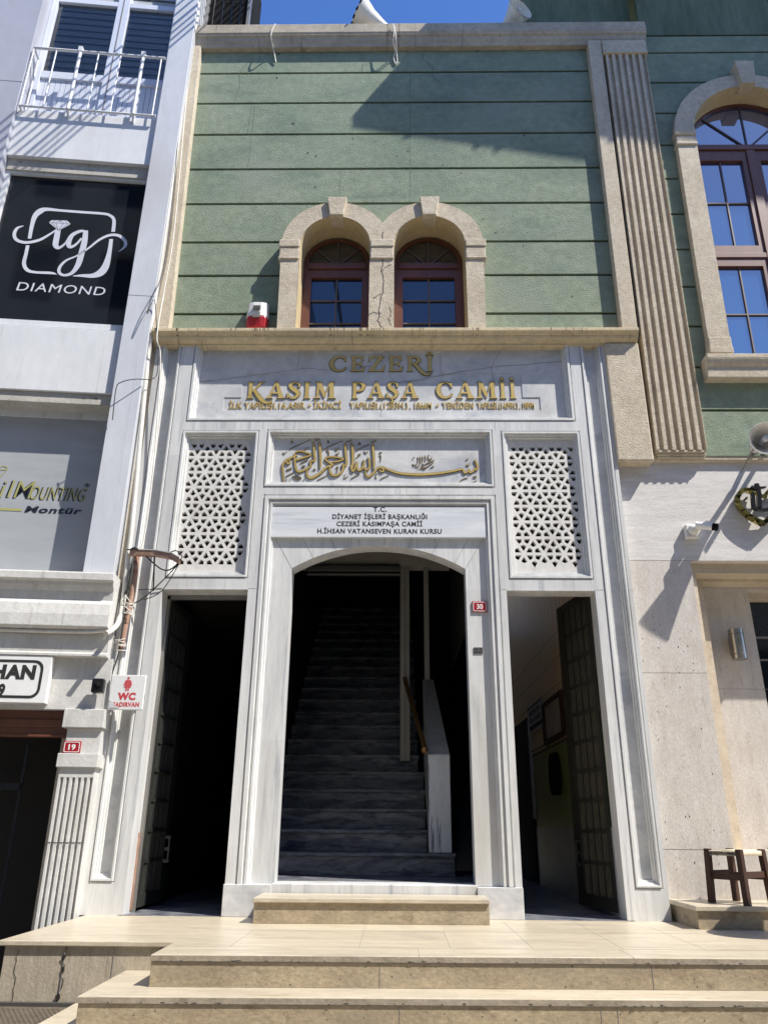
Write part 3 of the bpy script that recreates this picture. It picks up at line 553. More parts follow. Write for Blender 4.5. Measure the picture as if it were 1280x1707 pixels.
# twin windows
oL = arc(-.625, SP, .54, .535, 180, 30.5, 20); oR = arc(.322, SP, .54, .535, 149.5, 0, 20)
ol = [(-1.165, 5.0)] + oL + oR + [(.862 - .03, 5.0)]
def hole(c, r_): return [(c - r_, 5.0 + .001)] + arc(c, SP, r_, r_, 180, 0, 24) + [(c + r_, 5.0 + .001)]
ol[-1] = (.835, 5.0)
def archouter(): return [(-1.15, 5.0)] + [(x, z) for x, z in oL] + [(x, z) for x, z in oR] + [(.845, 5.0)]
lo_ = [(-1.15, 5.0), (-.625 - .35, 5.0)] + arc(-.625, SP, .35, .35, 180, 0, 24) + [(-.625 + .35, 5.0), (.322 - .355, 5.0)] + arc(.322, SP, .355, .355, 180, 0, 24) + [(.322 + .355, 5.0), (.845, 5.0)] + oR[::-1] + oL[::-1]
mb = MB(); mb.plate(lo_, [], -.06, .12)
surround = mb.build('window_surround', 'cream', mosque)
mb = MB()
for c, r_, sd in ((-.625, .35, -1), (.322, .355, 1)):
    x_in = c + sd * r_; x_out = c + sd * .55
    a, b = min(x_in, x_out), max(x_in, x_out)
    mb.box(a - (.012 if sd < 0 else -.004), b + (.012 if sd > 0 else -.004), -.078, .09, 5.98, 6.07); mb.box(a - (.004 if sd < 0 else -.004), b + (.004 if sd > 0 else -.004), -.068, .09, 5.86, 5.98); mb.box(a - (.012 if sd < 0 else -.004), b + (.012 if sd > 0 else -.004), -.076, .09, 5.83, 5.86)
mb.box(-.27, -.037, -.078, .09, 5.98, 6.07); mb.box(-.268, -.04, -.068, .09, 5.86, 5.98); mb.box(-.27, -.037, -.076, .09, 5.83, 5.86)
mb.build('impost', 'cream', surround, bevel=.008)
mb = MB()
for c, w0 in ((-.62, 0), (.325, 0)): mb.prism_xz([(c - .068, 6.365), (c + .068, 6.365), (c + .10, 6.60), (c - .10, 6.60)], -.10, .09)
mb.build('keystone', 'cream', surround, bevel=.006)
mb = MB()
for i, pp in enumerate([[(638, 386), (640, 420), (636, 447), (640, 475), (634, 505), (630, 535), (637, 548)], [(637, 452), (645, 444), (652, 440)], [(636, 490), (628, 493), (622, 498)], [(636, 522), (622, 521), (614, 524)], [(648, 512), (652, 525), (647, 533), (652, 542)]]):
    polyline(mb, wob([xz(u, v, -.062) for u, v in pp], .009, 5, i + 30), .009 if i == 0 else .006, -.0612)
c = at(622, 534, -.0615); mb.build('crack', 'dark_joint', surround)
mb = MB()
def rev(mb, c, r_, y0, y1):
    p = [(c - r_, 5.0)] + arc(c, SP, r_, r_, 180, 0, 28) + [(c + r_, 5.0)]; n = len(p)
    mb.add([(x, y0, z) for x, z in p] + [(x, y1, z) for x, z in p], [(i, i + 1, i + 1 + n, i + n) for i in range(n - 1)])
for c, r_ in WC: rev(mb, c, r_ - .002, -.058, .30)
mb.build('window_reveal', 'ochre', surround)
def arch_window(parent, c, r_, sp, zb, y, cols, rows, fw, fn=None, glass='glass_blue', two=False):
    R0 = r_; ri = r_ - fw
    def half(rad, z): return [(c - rad, z)] + arc(c, sp, rad, rad, 180, 0, 28) + [(c + rad, z)]
    mb = MB(fn)
    inner_top = [(c - ri, sp + .02)] + arc(c, sp + .02, ri, ri, 180, 0, 28)[1:]
    lw = fw * .9
    if not two: holes = [inner_top, rect(c - ri + lw, c + ri - lw, zb + lw * .4, sp - .16)]
    else: holes = [inner_top, rect(c - ri + lw, c - .06 - lw, zb + .03, sp - 1.62), rect(c + .06 + lw, c + ri - lw, zb + .03, sp - 1.62), rect(c - ri + lw, c - .06 - lw, sp - 1.36, sp - .20), rect(c + .06 + lw, c + ri - lw, sp - 1.36, sp - .20)]
    mb.plate(half(R0, zb), holes, y, y + .05)
    mb.box(c - ri, c + ri, y - .018, y + .0, sp - .055, sp + .015)
    if two: mb.box(c - .045, c + .045, y - .016, y, zb, sp - .06); mb.box(c - ri, c + ri, y - .012, y, sp - 1.52, sp - 1.46)
    fr = mb.build('window_frame', 'wood', parent, bevel=.004)
    mb = MB(fn); mb.add([(x, y + .035, z) for x, z in rect(c - r_, c + r_, zb, sp)], [(0, 1, 2, 3)]); mb.build('pane', glass, fr)
    mb = MB(fn); hh = half(r_ - .01, sp); mb.add([(x, y + .036, z) for x, z in hh], [tuple(range(len(hh)))]); mb.build('fanlight', 'glass_fan' if not two else 'glass_pale', fr)
    mb = MB(fn); t = .008 if not two else .0065
    for h in holes[1:]:
        x0, x1 = h[0][0], h[1][0]; z0, z1 = h[0][1], h[2][1]
        for i in range(1, cols): xx = x0 + (x1 - x0) * i / cols; mb.box(xx - t, xx + t, y + .018, y + .033, z0, z1)
        for i in range(1, rows): zz = z0 + (z1 - z0) * i / rows; mb.box(x0, x1, y + .0175, y + .0325, zz - t, zz + t)
    for a in (135, 90, 45):
        d = Vector((math.cos(R(a)), math.sin(R(a)))); n_ = Vector((-d.y, d.x)) * t; p0 = Vector((c, sp)); p1 = p0 + d * (ri + .01)
        mb.prism_xz([tuple(p0 + n_), tuple(p0 - n_), tuple(p1 - n_), tuple(p1 + n_)], y + .019, y + .034)
    mb.build('glazing_bar', 'muntin', fr)
    return fr
for c, r_ in WC: arch_window(mosque, c, r_ - .004, SP - .02, 5.0, .24, 2, 3, .045)
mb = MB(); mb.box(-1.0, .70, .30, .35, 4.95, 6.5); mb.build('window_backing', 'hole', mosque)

# ------------------------------------------------------------------ inside the mosque
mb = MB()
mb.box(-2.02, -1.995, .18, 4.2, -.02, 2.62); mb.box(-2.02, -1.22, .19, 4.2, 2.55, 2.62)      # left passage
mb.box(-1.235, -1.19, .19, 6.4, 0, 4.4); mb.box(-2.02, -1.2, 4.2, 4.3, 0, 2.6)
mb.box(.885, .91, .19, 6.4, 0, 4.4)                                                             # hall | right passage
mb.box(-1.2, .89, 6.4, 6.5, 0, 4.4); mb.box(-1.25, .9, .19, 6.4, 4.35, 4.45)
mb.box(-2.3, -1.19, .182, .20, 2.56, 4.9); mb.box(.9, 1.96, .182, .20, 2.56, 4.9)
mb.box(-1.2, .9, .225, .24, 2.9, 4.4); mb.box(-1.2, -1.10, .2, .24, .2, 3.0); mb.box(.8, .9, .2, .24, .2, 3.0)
mb.box(.9, 1.72, .19, 1.7, 3.6, 3.7); mb.box(1.70, 1.73, .19, 7, 0, 4.8)  # right passage ceiling stops short: roof opening added to let daylight in
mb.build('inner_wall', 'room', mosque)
mb = MB(); mb.box(-2.62, -2.305, .03, .3, -.9, 9.2); mb.build('party_wall', 'cream', mosque)
mb = MB(); mb.box(2.0, 2.75, .135, .3, 3.75, 9.2); mb.build('backing_wall', 'cream', mosque)
mb = MB(); mb.box(-2.0, -1.2, .0, 4.2, -.05, .004); mb.box(.9, 1.7, .0, 6, -.05, .004); mb.box(-1.19, .885, .29, 2, .1, .2195); mb.build('floor', 'in_marble', mosque)
mb = MB(); mb.box(-1.19, .885, 2.2, 2.35, 3.36, 4.35); mb.build('beam', 'beam', mosque)
mb = MB(); mb.box(-1.02, .04, 2.14, 2.2, 3.285, 3.355); mb.box(-1.02, .04, 2.12, 2.18, 3.235, 3.262); mb.build('shutter_box', 'alu', mosque, bevel=.01)
mb = MB(); mb.box(.042, .095, 2.2, 2.26, 1.24, 3.36); mb.box(.098, .144, 2.19, 2.26, 1.24, 3.36); mb.build('door_post', 'post', mosque, bevel=.004)
mb = MB(); mb.box(.306, .362, 2.2, 2.26, 1.9, 3.36); mb.build('door_post', 'post', mosque, bevel=.004)
mb = MB(); mb.box(.60, .612, .3, 2.2, 2.2, 4.35); mb.build('inner_partition', 'room', mosque)
# right passage lining
RW = 1.66
mb = MB(); mb.box(RW, RW + .03, .19, 7, 1.47, 4.8); mb.box(.911, RW, 6.9, 7, 0, 5.2); mb.box(.911, .93, .24, 6.9, .6, 3.59); mb.box(.93, RW, .24, 1.7, 3.55, 3.59); mb.build('tiled_wall', 'tile_cream', mosque)
mb = MB(); mb.box(RW - .004, RW + .03, .19, 7, .62, 1.40); mb.build('green_tiles', 'tile_green', mosque)
mb = MB(); mb.box(RW - .012, RW + .03, .19, 7, 0, .62); mb.build('dado', 'dado', mosque)
mb = MB(); mb.box(RW - .008, RW + .03, .19, 7, 1.40, 1.47); mb.build('tile_border', 'dark_joint', mosque)
mb = MB(); rr = random.Random(3)
for i in range(40):
    y = .3 + i * .13
    mb.box(RW - .0095, RW - .006, y, y + .05, 1.415, 1.455); mb.box(RW - .0095, RW - .006, y + .06, y + .10, 1.425 + rr.uniform(0, .015), 1.45)
mb.build('border_motif', 'tile_cream', mosque)
mb = MB()
for z in (1.72, 1.98, 2.24, 2.50): mb.box(RW - .001, RW + .01, .2, 6.9, z - .002, z + .002)
for i in range(34): mb.box(RW - .0008, RW + .01, .25 + i * .2, .253 + i * .2, 1.47, 4.0)
mb.build('tile_joint', 'dark_joint', mosque)
mb = MB(); mb.box(RW - .03, RW, 3.65, 5.0, 0, 1.88); mb.build('inner_doorway', 'hole', mosque)
mb = MB(); mb.box(RW - .034, RW, 3.60, 3.65, .7, 1.92); mb.build('door_jamb', 'paper', mosque)
# passage doors
def leaf(hx, hy, fx, fy, z0, z1, rows, cols, side, gm='door_glass'):
    d = Vector((fx - hx, fy - hy, 0)); Ln = d.length; d.normalize(); n_ = Vector((-d.y, d.x, 0)) * side
    fn = lambda p: Vector((hx, hy, 0)) + d * p[0] + n_ * p[1] + Vector((0, 0, p[2]))
    mb = MB(fn); f = .085
    mb.box(0, f * .6, -.02, .02, z0, z1); mb.box(Ln - f * 1.5, Ln, -.02, .02, z0, z1); mb.box(f * .6, Ln - f * 1.5, -.02, .02, z0, z0 + .09); mb.box(f * .6, Ln - f * 1.5, -.02, .02, z1 - .07, z1)
    for i in range(1, rows): z = z0 + .09 + (z1 - z0 - .16) * i / rows; mb.box(f * .6, Ln - f * 1.5, -.016, .016, z - .012, z + .012)
    for i in range(1, cols): x = f * .6 + (Ln - f * 2.1) * i / cols; mb.box(x - .006, x + .006, -.014, .014, z0 + .09, z1 - .07)
    dl = mb.build('door_leaf', 'door_metal', mosque)
    mb = MB(fn); k = 0
    for i in range(cols * 5):                                    # reeded glass between the bars
        x = f * .6 + (Ln - f * 2.1) * (i + .5) / (cols * 5); w = (Ln - f * 2.1) / (cols * 5) * .4
        mb.prism_xy([(x - w, .006), (x - w * .5, -.006), (x + w * .5, -.006), (x + w, .006)], z0 + .09, z1 - .07)
    mb.build('reeded_glass', gm, dl)
    mb = MB(fn); mb.tube([(Ln - .10, -.05, .32), (Ln - .10, -.05, .52)], .008)
    for z in (.33, .42, .51): mb.box(Ln - .115, Ln - .085, -.06, -.018, z - .012, z + .012)
    mb.build('bolt', 'door_metal' if side < 0 else 'alu', dl)
    return dl
leaf(1.655, .22, 1.525, .90, .03, 2.52, 10, 4, -1)
leaf(-1.955, .22, -1.935, .86, .03, 2.42, 10, 4, 1, 'door_metal')
mb = MB(); mb.box(-1.972, -1.94, .178, .215, 0, 2.43); mb.box(-1.972, -1.235, .178, .21, 2.40, 2.44); mb.build('door_frame', 'alu', mosque)
mb = MB(); mb.box(-1.974, -1.957, .15, .180, .02, .55); mb.build('rust_patch', 'rust', mosque)

# ------------------------------------------------------------------ indoor staircase
stair = thing('marble_staircase', 'dim grey marble staircase climbing inside the arched doorway', 'staircase', (-.35, 1.0, .22))
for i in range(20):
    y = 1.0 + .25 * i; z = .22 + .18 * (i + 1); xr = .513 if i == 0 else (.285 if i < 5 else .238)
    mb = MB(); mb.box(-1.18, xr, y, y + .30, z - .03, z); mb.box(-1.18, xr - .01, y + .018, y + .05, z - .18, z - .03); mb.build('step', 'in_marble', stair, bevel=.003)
mb = MB(); mb.box(.285, .48, 1.02, 1.17, .402, 1.205); mb.build('newel', 'newel', stair, bevel=.006)
mb = MB(); mb.loop_prism([(.285, 1.02, 1.209), (.285, 2.2, 2.08), (.285, 2.2, 1.2), (.285, 1.172, .42)], [(.478, 1.02, 1.209), (.40, 2.2, 2.08), (.40, 2.2, 1.2), (.478, 1.172, .42)]); mb.build('balustrade', 'marble_flat', stair)
mb = MB(); mb.tube([(.255, .99, 1.245), (.255, 1.02, 1.27), (.09, 2.2, 2.09)], .024, 12); mb.build('handrail', 'brass', stair)
mb = MB(); mb.lathe((.255, .985, 1.245), (0, -1, -.3), [(-.01, .0), (-.01, .032), (.012, .032), (.02, 0)], 14); mb.build('handrail_knob', 'brass', stair)

# ================================================================== LEFT: JEWELLER'S BUILDING
LM = left_map
lb = thing('shop_building', 'narrow white-clad shop building left of the mosque with dark and grey lettered windows', 'building', tuple(LM((-1.0, 0, 0))))
mb = MB(LM); mb.box(-.295, -.045, 0, .6, 5.335, 12); mb.box(-.295, -.045, 0, .6, 2.47, 5.331); mb.build('pillar', 'pillar', lb, bevel=.004)
mb = MB(LM); mb.box(-3.6, -1.77, .0, .6, 8.04, 12); mb.box(-3.6, -1.77, .0, .6, 2.4, 8.034); mb.build('pillar', 'shaded_grey_panel', lb, bevel=.004)
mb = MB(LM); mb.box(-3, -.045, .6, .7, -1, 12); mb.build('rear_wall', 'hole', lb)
mb = MB(LM); mb.box(-1.77, -.30, .055, .6, 7.05, 7.705); mb.build('spandrel_panel', 'white_paint', lb, bevel=.004)
mb = MB(LM); mb.box(-1.77, -.30, .060, .6, 4.27, 4.955); mb.build('spandrel_panel', 'white_paint', lb, bevel=.004)
mb = MB(LM); mb.box(-1.765, -.302, .10, .6, 6.90, 7.048); mb.box(-1.765, -.302, .085, .6, 4.16, 4.268); mb.build('soffit_band', 'soffit', lb, bevel=.004)
# upper window with blinds behind a balcony rail
wf = thing_w = None
mb = MB(LM)
z0, z1 = 7.71, 10.6
mb.box(-1.77, -1.70, .19, .27, z0, z1); mb.box(-.36, -.30, .19, .27, z0, z1); mb.box(-1.02, -.88, .19, .27, z0, z1); mb.box(-1.70, -1.02, .192, .268, 8.36, 8.47); mb.box(-.88, -.36, .192, .268, 8.36, 8.47); mb.box(-1.70, -1.02, .192, .268, 9.62, 9.70); mb.box(-.88, -.36, .192, .268, 9.62, 9.70)
win1 = mb.build('window_frame', 'pvc', lb, bevel=.006)
mb = MB(LM); mb.box(-.955, -.945, .184, .19, z0, z1); mb.build('meeting_seam', 'joint', win1)
mb = MB(LM)
for i in range(12):
    x = -1.70 + i * .057; mb.box(x + .002, x + .054, .215, .235, z0, 8.36)
for i in range(9):
    x = -.88 + i * .0578; mb.box(x + .002, x + .055, .215, .235, z0, 8.36)
mb.build('lower_panel', 'pvc', win1)
mb = MB(LM); mb.add([(-1.70, .225, 8.47), (-1.02, .225, 8.47), (-1.02, .225, 9.62), (-1.70, .225, 9.62)], [(0, 1, 2, 3)]); mb.add([(-.88, .225, 8.47), (-.36, .225, 8.47), (-.36, .225, 9.62), (-.88, .225, 9.62)], [(0, 1, 2, 3)]); mb.build('pane', 'clear', win1)
mb = MB(LM)
for i in range(20): z = 8.40 + i * .105; mb.add([(-1.72, .25, z), (-.34, .25, z), (-.34, .274, z + .145), (-1.72, .274, z + .145)], [(0, 1, 2, 3)])
mb.build('blind', 'blind', win1)
mb = MB(LM); RA, RB, RC = lat(57, 83, .0), lat(262, 93, .0), lat(150, 185, .0)
rl = (RA[0], -.31); rt, rbz = (RA[1] + RB[1]) / 2, RC[1]
mb.tube([(rl[0], -.0, rt), (rl[1], -.0, rt)], .016, 8); mb.tube([(rl[0], -.0, rbz), (rl[1], -.0, rbz)], .013, 8)
for k, t_ in enumerate((0, .17, .35, .49, .66, .83, .97)): x = rl[0] + (rl[1] - rl[0]) * t_; mb.tube([(x, -.0, rbz), (x, -.0, rt)], .02 if k in (2, 5) else .009, 8)
for t_ in (.35, .83): x = rl[0] + (rl[1] - rl[0]) * t_; mb.box(x - .022, x + .022, -.022, .022, rt - .01, rt + .06); mb.tube([(x, -.0, rbz + .05), (x, .06, rbz - .08)], .013)
for z in (rt, rbz): mb.tube([(rl[0], -.0, z), (rl[0], .15, z)], .012)
mb.tube([(rl[0], .14, rbz), (rl[0], .14, rt)], .010); mb.tube([(rl[0], -.0, rt - .05), (rl[0], .14, rt - .3)], .008)
mb.build('balcony_railing', 'white_paint', lb)
# black window with the jeweller's emblem
mb = MB(LM); mb.add([(-1.75, .155, 5.06), (-.30, .155, 5.06), (-.30, .155, 6.90), (-1.75, .155, 6.90)], [(0, 1, 2, 3)])
win2 = mb.build('shop_window', 'glass_dark', lb, label='black window with a silver emblem')
mb = MB(LM); mb.box(-1.77, -.30, .11, .20, 4.99, 5.06); mb.box(-1.77, -.30, .12, .20, 6.872, 6.905); mb.box(-1.77, -1.72, .12, .2, 5.06, 6.87); mb.build('window_frame', 'white_paint', win2, bevel=.004)
Z = lambda a, b: lat(a / 5.12, 320 + b / 5.12, .152)
px = .0063 / 5.12 * 1.05
def dec(mb, v, k=6, y=.153): ribbon(mb, [(*Z(a, b), w * px) for a, b, w in v], y - .0015, y, k)
mb = MB(LM)
dec(mb, [(255, 398, 26), (275, 290, 30), (300, 210, 40), (345, 165, 52), (400, 148, 34), (520, 158, 24), (700, 172, 24), (880, 185, 24), (940, 200, 24), (975, 240, 26), (968, 340, 28)], y=.153)
dec(mb, [(952, 402, 28), (935, 520, 34), (905, 630, 54), (860, 690, 60), (790, 715, 40), (700, 714, 24), (625, 718, 6)], y=.1527)
dec(mb, [(487, 705, 4), (440, 692, 22), (300, 685, 22), (235, 665, 28), (208, 610, 28), (225, 530, 26), (240, 456, 26)], y=.1524)
dec(mb, [(205, 290, 6), (150, 310, 22), (125, 365, 26), (150, 412, 26), (230, 432, 26), (340, 410, 24), (430, 360, 18), (490, 320, 14)], y=.1521)
dec(mb, [(500, 320, 40), (485, 400, 44), (478, 455, 42), (505, 478, 26), (560, 440, 16), (590, 390, 14)], y=.1518)
dec(mb, [(740, 340, 20), (690, 335, 26), (620, 370, 34), (590, 430, 38), (600, 470, 30), (650, 450, 20), (700, 395, 16)], y=.1515)
dec(mb, [(735, 330, 36), (725, 420, 44), (700, 520, 46), (670, 620, 42), (620, 690, 30), (555, 712, 22), (510, 690, 24), (515, 640, 22), (570, 585, 18), (660, 545, 14), (760, 480, 16), (850, 410, 20), (940, 370, 24), (1020, 375, 26), (1070, 420, 26), (1070, 465, 22), (1020, 508, 6)], y=.1512)
mb.prism_xz([Z(a, b) for a, b in [(420, 262), (445, 242), (575, 245), (608, 275), (505, 332)]], .1495, .1509)
rr = Z(140, 838); r2 = Z(890, 885)
skew = (r2[1] - rr[1]) / (r2[0] - rr[0])
text(mb, 'DIAMOND', rr[0], r2[0], 0, .098, .153, .001, .0, .12, fn=lambda x, z: (x, rr[1] + z + skew * (x - rr[0]) * .25))
mb.build('emblem', 'silver', win2)
mb = MB(LM)
for pa, pb in [((420, 262), (608, 275)), ((445, 262), (505, 332)), ((480, 264), (500, 325)), ((545, 268), (508, 325)), ((590, 272), (508, 330)), ((450, 262), (480, 242)), ((480, 264), (515, 244)), ((515, 266), (520, 244)), ((545, 268), (520, 244)), ((575, 270), (560, 245))]: polyline(mb, [Z(*pa), Z(*pb)], .004, .1492)
mb.build('gem_facets', 'navy_film', win2)
# grey window with lettering
mb = MB(LM); mb.add([(-1.9, .27, 2.45), (-.25, .27, 2.45), (-.25, .27, 4.3), (-1.9, .27, 4.3)], [(0, 1, 2, 3)])
win3 = mb.build('shop_window', 'film_grey', lb, label='grey filmed window with yellow and black lettering')
mb = MB(LM); mb.box(-1.77, -.30, .26, .28, 4.10, 4.16); mb.build('window_head', 'white_paint', win3)
Y3 = .268
def l3(u, v): return lat(u, v, Y3)
a = l3(-8, 833); b = l3(140, 836); c0 = l3(0, 831)
mb = MB(LM); mb2 = MB(LM)
def two(s_, u0, u1, vb, cap):
    p, q = l3(u0, vb), l3(u1, vb)
    text(mb2, s_, p[0], q[0], p[1], cap, Y3, .001, .004, .16); text(mb, s_, p[0] + .010, q[0] + .010, p[1] + .004, cap, Y3 - .0015, .001, -.010, .16)
two('il', -3, 14, 829, .165); two('M', 21, 48, 830.5, .165); two('OUNTING', 46.5, 139, 832.5, .125)
mb2.build('lettering', 'navy_film', win3); mb.build('lettering_face', 'yellow_film', win3)
mb = MB(LM); p, q = l3(41, 854), l3(134, 856.5); text(mb, 'Montür', p[0], q[0], p[1], .062, Y3, .001, .030, .3)
text(mb, '®', l3(141, 811)[0], l3(150, 811)[0], l3(141, 812)[1], .034, Y3, .001, .006); mb.build('lettering', 'navy_film', win3)
mb = MB(LM); p, q = l3(-30, 852), l3(37, 850); mb.prism_xz(rect(p[0], q[0], q[1] - .012, q[1] + .012), Y3 - .001, Y3)
for v in [[(-12, 795), (2, 778), (13, 780), (6, 790), (-6, 800)], [(-10, 786), (4, 783), (12, 783)]]: ribbon(mb, [(*l3(*t), .008) for t in v], Y3 - .001, Y3)
mb.build('underline', 'yellow_film', win3)
# ledges over the ground floor
mb = MB(LM); mb.prism_yz([(.5, 2.50), (-.155, 2.492), (-.16, 2.48), (-.16, 2.425), (-.135, 2.415), (-.125, 2.385), (-.10, 2.345), (-.092, 2.30), (-.088, 2.275), (-.108, 2.24), (-.122, 2.15), (-.122, 2.055), (-.10, 2.035), (.5, 2.035)], -3.0, .005); mb.build('ledge', 'ledge', lb, bevel=.004)
mb = MB(LM); mb.prism_yz([(.5, 2.033), (-.05, 2.033), (-.055, 1.99), (-.045, 1.86), (-.062, 1.85), (-.062, 1.828), (.5, 1.828)], -3.0, .012); mb.build('frieze', 'ledge', lb, bevel=.003)
mb = MB(LM); mb.box(-3.0, .045, .012, .5, 1.428, 1.828); mb.build('shop_lintel', 'ledge', lb)
mb = MB(LM); mb.box(-3.0, -.24, .10, .16, 1.225, 1.428); mb.box(-3, -.24, .085, .12, 1.30, 1.36); mb.box(-3, -.24, .09, .13, 1.225, 1.25); mb.build('door_head', 'wood', lb, bevel=.006)
mb = MB(LM); mb.box(-.25, .058, -.045, .3, 1.288, 1.428); mb.box(-.215, .044, -.012, .3, 1.10, 1.288); mb.box(-.247, .056, -.045, .3, 1.0, 1.10); mb.build('pilaster_capital', 'ledge', lb, bevel=.005)
mb = MB(LM); mb.prism_xy(flutes(-.222, .035, -.022, .3, 6, .026), -.9, .93); mb.box(-.222, .035, -.0225, .3, .93, 1.0); mb.build('fluted_pilaster', 'ledge', lb)
mb = MB(LM); mb.box(-.222, .018, -.024, -.02, .478, .484); mb.build('pilaster_joint', 'dark_joint', lb)
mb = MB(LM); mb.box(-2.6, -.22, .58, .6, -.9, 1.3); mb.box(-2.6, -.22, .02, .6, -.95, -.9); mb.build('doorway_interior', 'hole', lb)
mb = MB(LM); mb.box(-.62, -.60, .35, .36, -.8, 1.2); mb.box(-1.2, -.6, .35, .36, .85, .9); mb.build('inner_door', 'black_gloss', lb)

# ------------------------------------------------------------------ things on the left building
def disc(mb, cx, cz, r, y, k=14): mb.add([(cx + r * math.cos(2 * math.pi * i / k), y, cz + r * math.sin(2 * math.pi * i / k)) for i in range(k)], [tuple(range(k))])
hs = thing('shop_sign', 'white signboard with a rounded black border lettered HAN above the dark left doorway', 'sign', tuple(LM((-.8, -.03, 1.5))))
mb = MB(LM); mb.box(-1.25, -.40, -.055, .010, 1.462, 1.826); mb.build('board', 'white', hs, bevel=.004)
mb = MB(LM); oo = rrect(-1.22, -.453, 1.497, 1.79, .07); ii = rrect(-1.20, -.473, 1.517, 1.77, .055); mb.plate(oo, [ii], -.057, -.055); mb.build('border', 'ink', hs)
mb = MB(LM); p, q = lat(-14, 1130, -.056), lat(58, 1131, -.056); text(mb, 'HAN', p[0], q[0], p[1] - .006, .112, -.0555, .0015, .055, .02)
p, q = lat(-13, 1161, -.056), lat(7, 1160, -.056); text(mb, '19', p[0], q[0], p[1], .098, -.0555, .0015, .045); mb.build('lettering', 'ink', hs)
def number_plate(label, x0, x1, z0, z1, y, digits, fn=None, root=None):
    t = thing('number_plate', label, 'number plate', root, 'red house number plates')
    mb = MB(fn); mb.box(x0, x1, y - .012, y, z0, z1); mb.build('plate', 'red', t, bevel=.004)
    w, h = x1 - x0, z1 - z0
    mb = MB(fn); mb.plate(rrect(x0 + w * .06, x1 - w * .06, z0 + h * .07, z1 - h * .07, h * .12, 3), [rrect(x0 + w * .10, x1 - w * .10, z0 + h * .12, z1 - h * .12, h * .1, 3)], y - .0135, y - .012)
    text(mb, digits, x0 + w * .31, x1 - w * .29, z0 + h * .27, h * .46, y - .012, .0015, .035); mb.build('numeral', 'white', t)
number_plate('red enamel number plate reading 19 on the white fluted pilaster', -.222, -.092, 1.103, 1.19, -.0125, '19', LM, tuple(LM((-.15, -.01, 1.1))))
number_plate('red enamel number plate reading 30 on the right jamb of the arched doorway', .628, .752, 2.262, 2.355, .0495, '30', None, (.69, .05, 2.26))
wc = thing('toilet_sign', 'square white sign with red woman pictogram and worn red lettering beside the left doorway', 'sign', (-2.12, -.10, 1.42))
mb = MB(); p0, p1 = at(179, 1183, -.13), at(187, 1125, -.13); q0, q1 = at(237, 1184, -.13), at(244, 1125, -.13)
X0, X1, Z0, Z1 = p0.x, q0.x, p0.z, p1.z
mb.box(X0, X1, -.13, -.105, Z0, Z1); mb.build('board', 'white', wc, bevel=.004)
mb = MB(); mb.box(X0 + .03, X0 + .05, -.105, -.01, Z0 + .1, Z0 + .14); mb.box(X1 - .05, X1 - .03, -.105, .05, Z0 + .1, Z0 + .14); mb.build('fixing', 'alu', wc)
mb = MB(); W_ = X1 - X0; H_ = Z1 - Z0; fx = X0 + W_ * .50; zz = lambda t: Z0 + H_ * t; y = -.1305
disc(mb, fx, zz(.905), H_ * .038, y - .001)
mb.prism_xz([(fx - 0.0172, zz(.85)), (fx + 0.0172, zz(.85)), (fx + 0.0234, zz(.83)), (fx + 0.0343, zz(.70)), (fx + 0.0265, zz(.69)), (fx + 0.0156, zz(.78)), (fx + 0.0281, zz(.63)), (fx + 0.0140, zz(.63)), (fx + 0.0140, zz(.54)), (fx + 0.0031, zz(.54)), (fx + 0.0023, zz(.63)), (fx - 0.0023, zz(.63)), (fx - 0.0031, zz(.54)), (fx - 0.0140, zz(.54)), (fx - 0.0140, zz(.63)), (fx - 0.0281, zz(.63)), (fx - 0.0156, zz(.78)), (fx - 0.0265, zz(.69)), (fx - 0.0343, zz(.70)), (fx - 0.0234, zz(.83))], y - .001, y + .0004)
text(mb, 'WC', fx - W_ * .25, fx + W_ * .27, zz(.275), H_ * .215, y + .0004, .001, .06)
text(mb, 'ŞADIRVAN', X0 + W_ * .12, X0 + W_ * .90, zz(.085), H_ * .13, y + .0004, .001, .045); mb.build('lettering', 'red_ink', wc)
mb = MB(); mb.prism_xz([(X0 + .01, zz(.30)), (X0 + .03, zz(.24)), (X0 + .055, zz(.16)), (X0 + .05, zz(.12)), (X0 + .09, zz(.06)), (X0 + .01, zz(.05))], y - .0025, y + .0002); mb.build('peeled_patch', 'paper', wc)
bb = thing('floodlight', 'small glossy black box lamp left of the toilet sign', 'lamp', tuple(LM((-.01, 0, 1.6))))
mb = MB(LM); mb.box(-.062, .03, -.10, -.03, 1.545, 1.655); mb.build('housing', 'black_gloss', bb, bevel=.012)
mb = MB(LM); mb.tube([(-.016, -.03, 1.62), (-.016, .02, 1.64)], .012); mb.lathe((-.016, -.10, 1.60), (0, -1, 0), [(0, .028), (.012, .026), (.012, 0)], 14); mb.build('lens', 'black', bb)
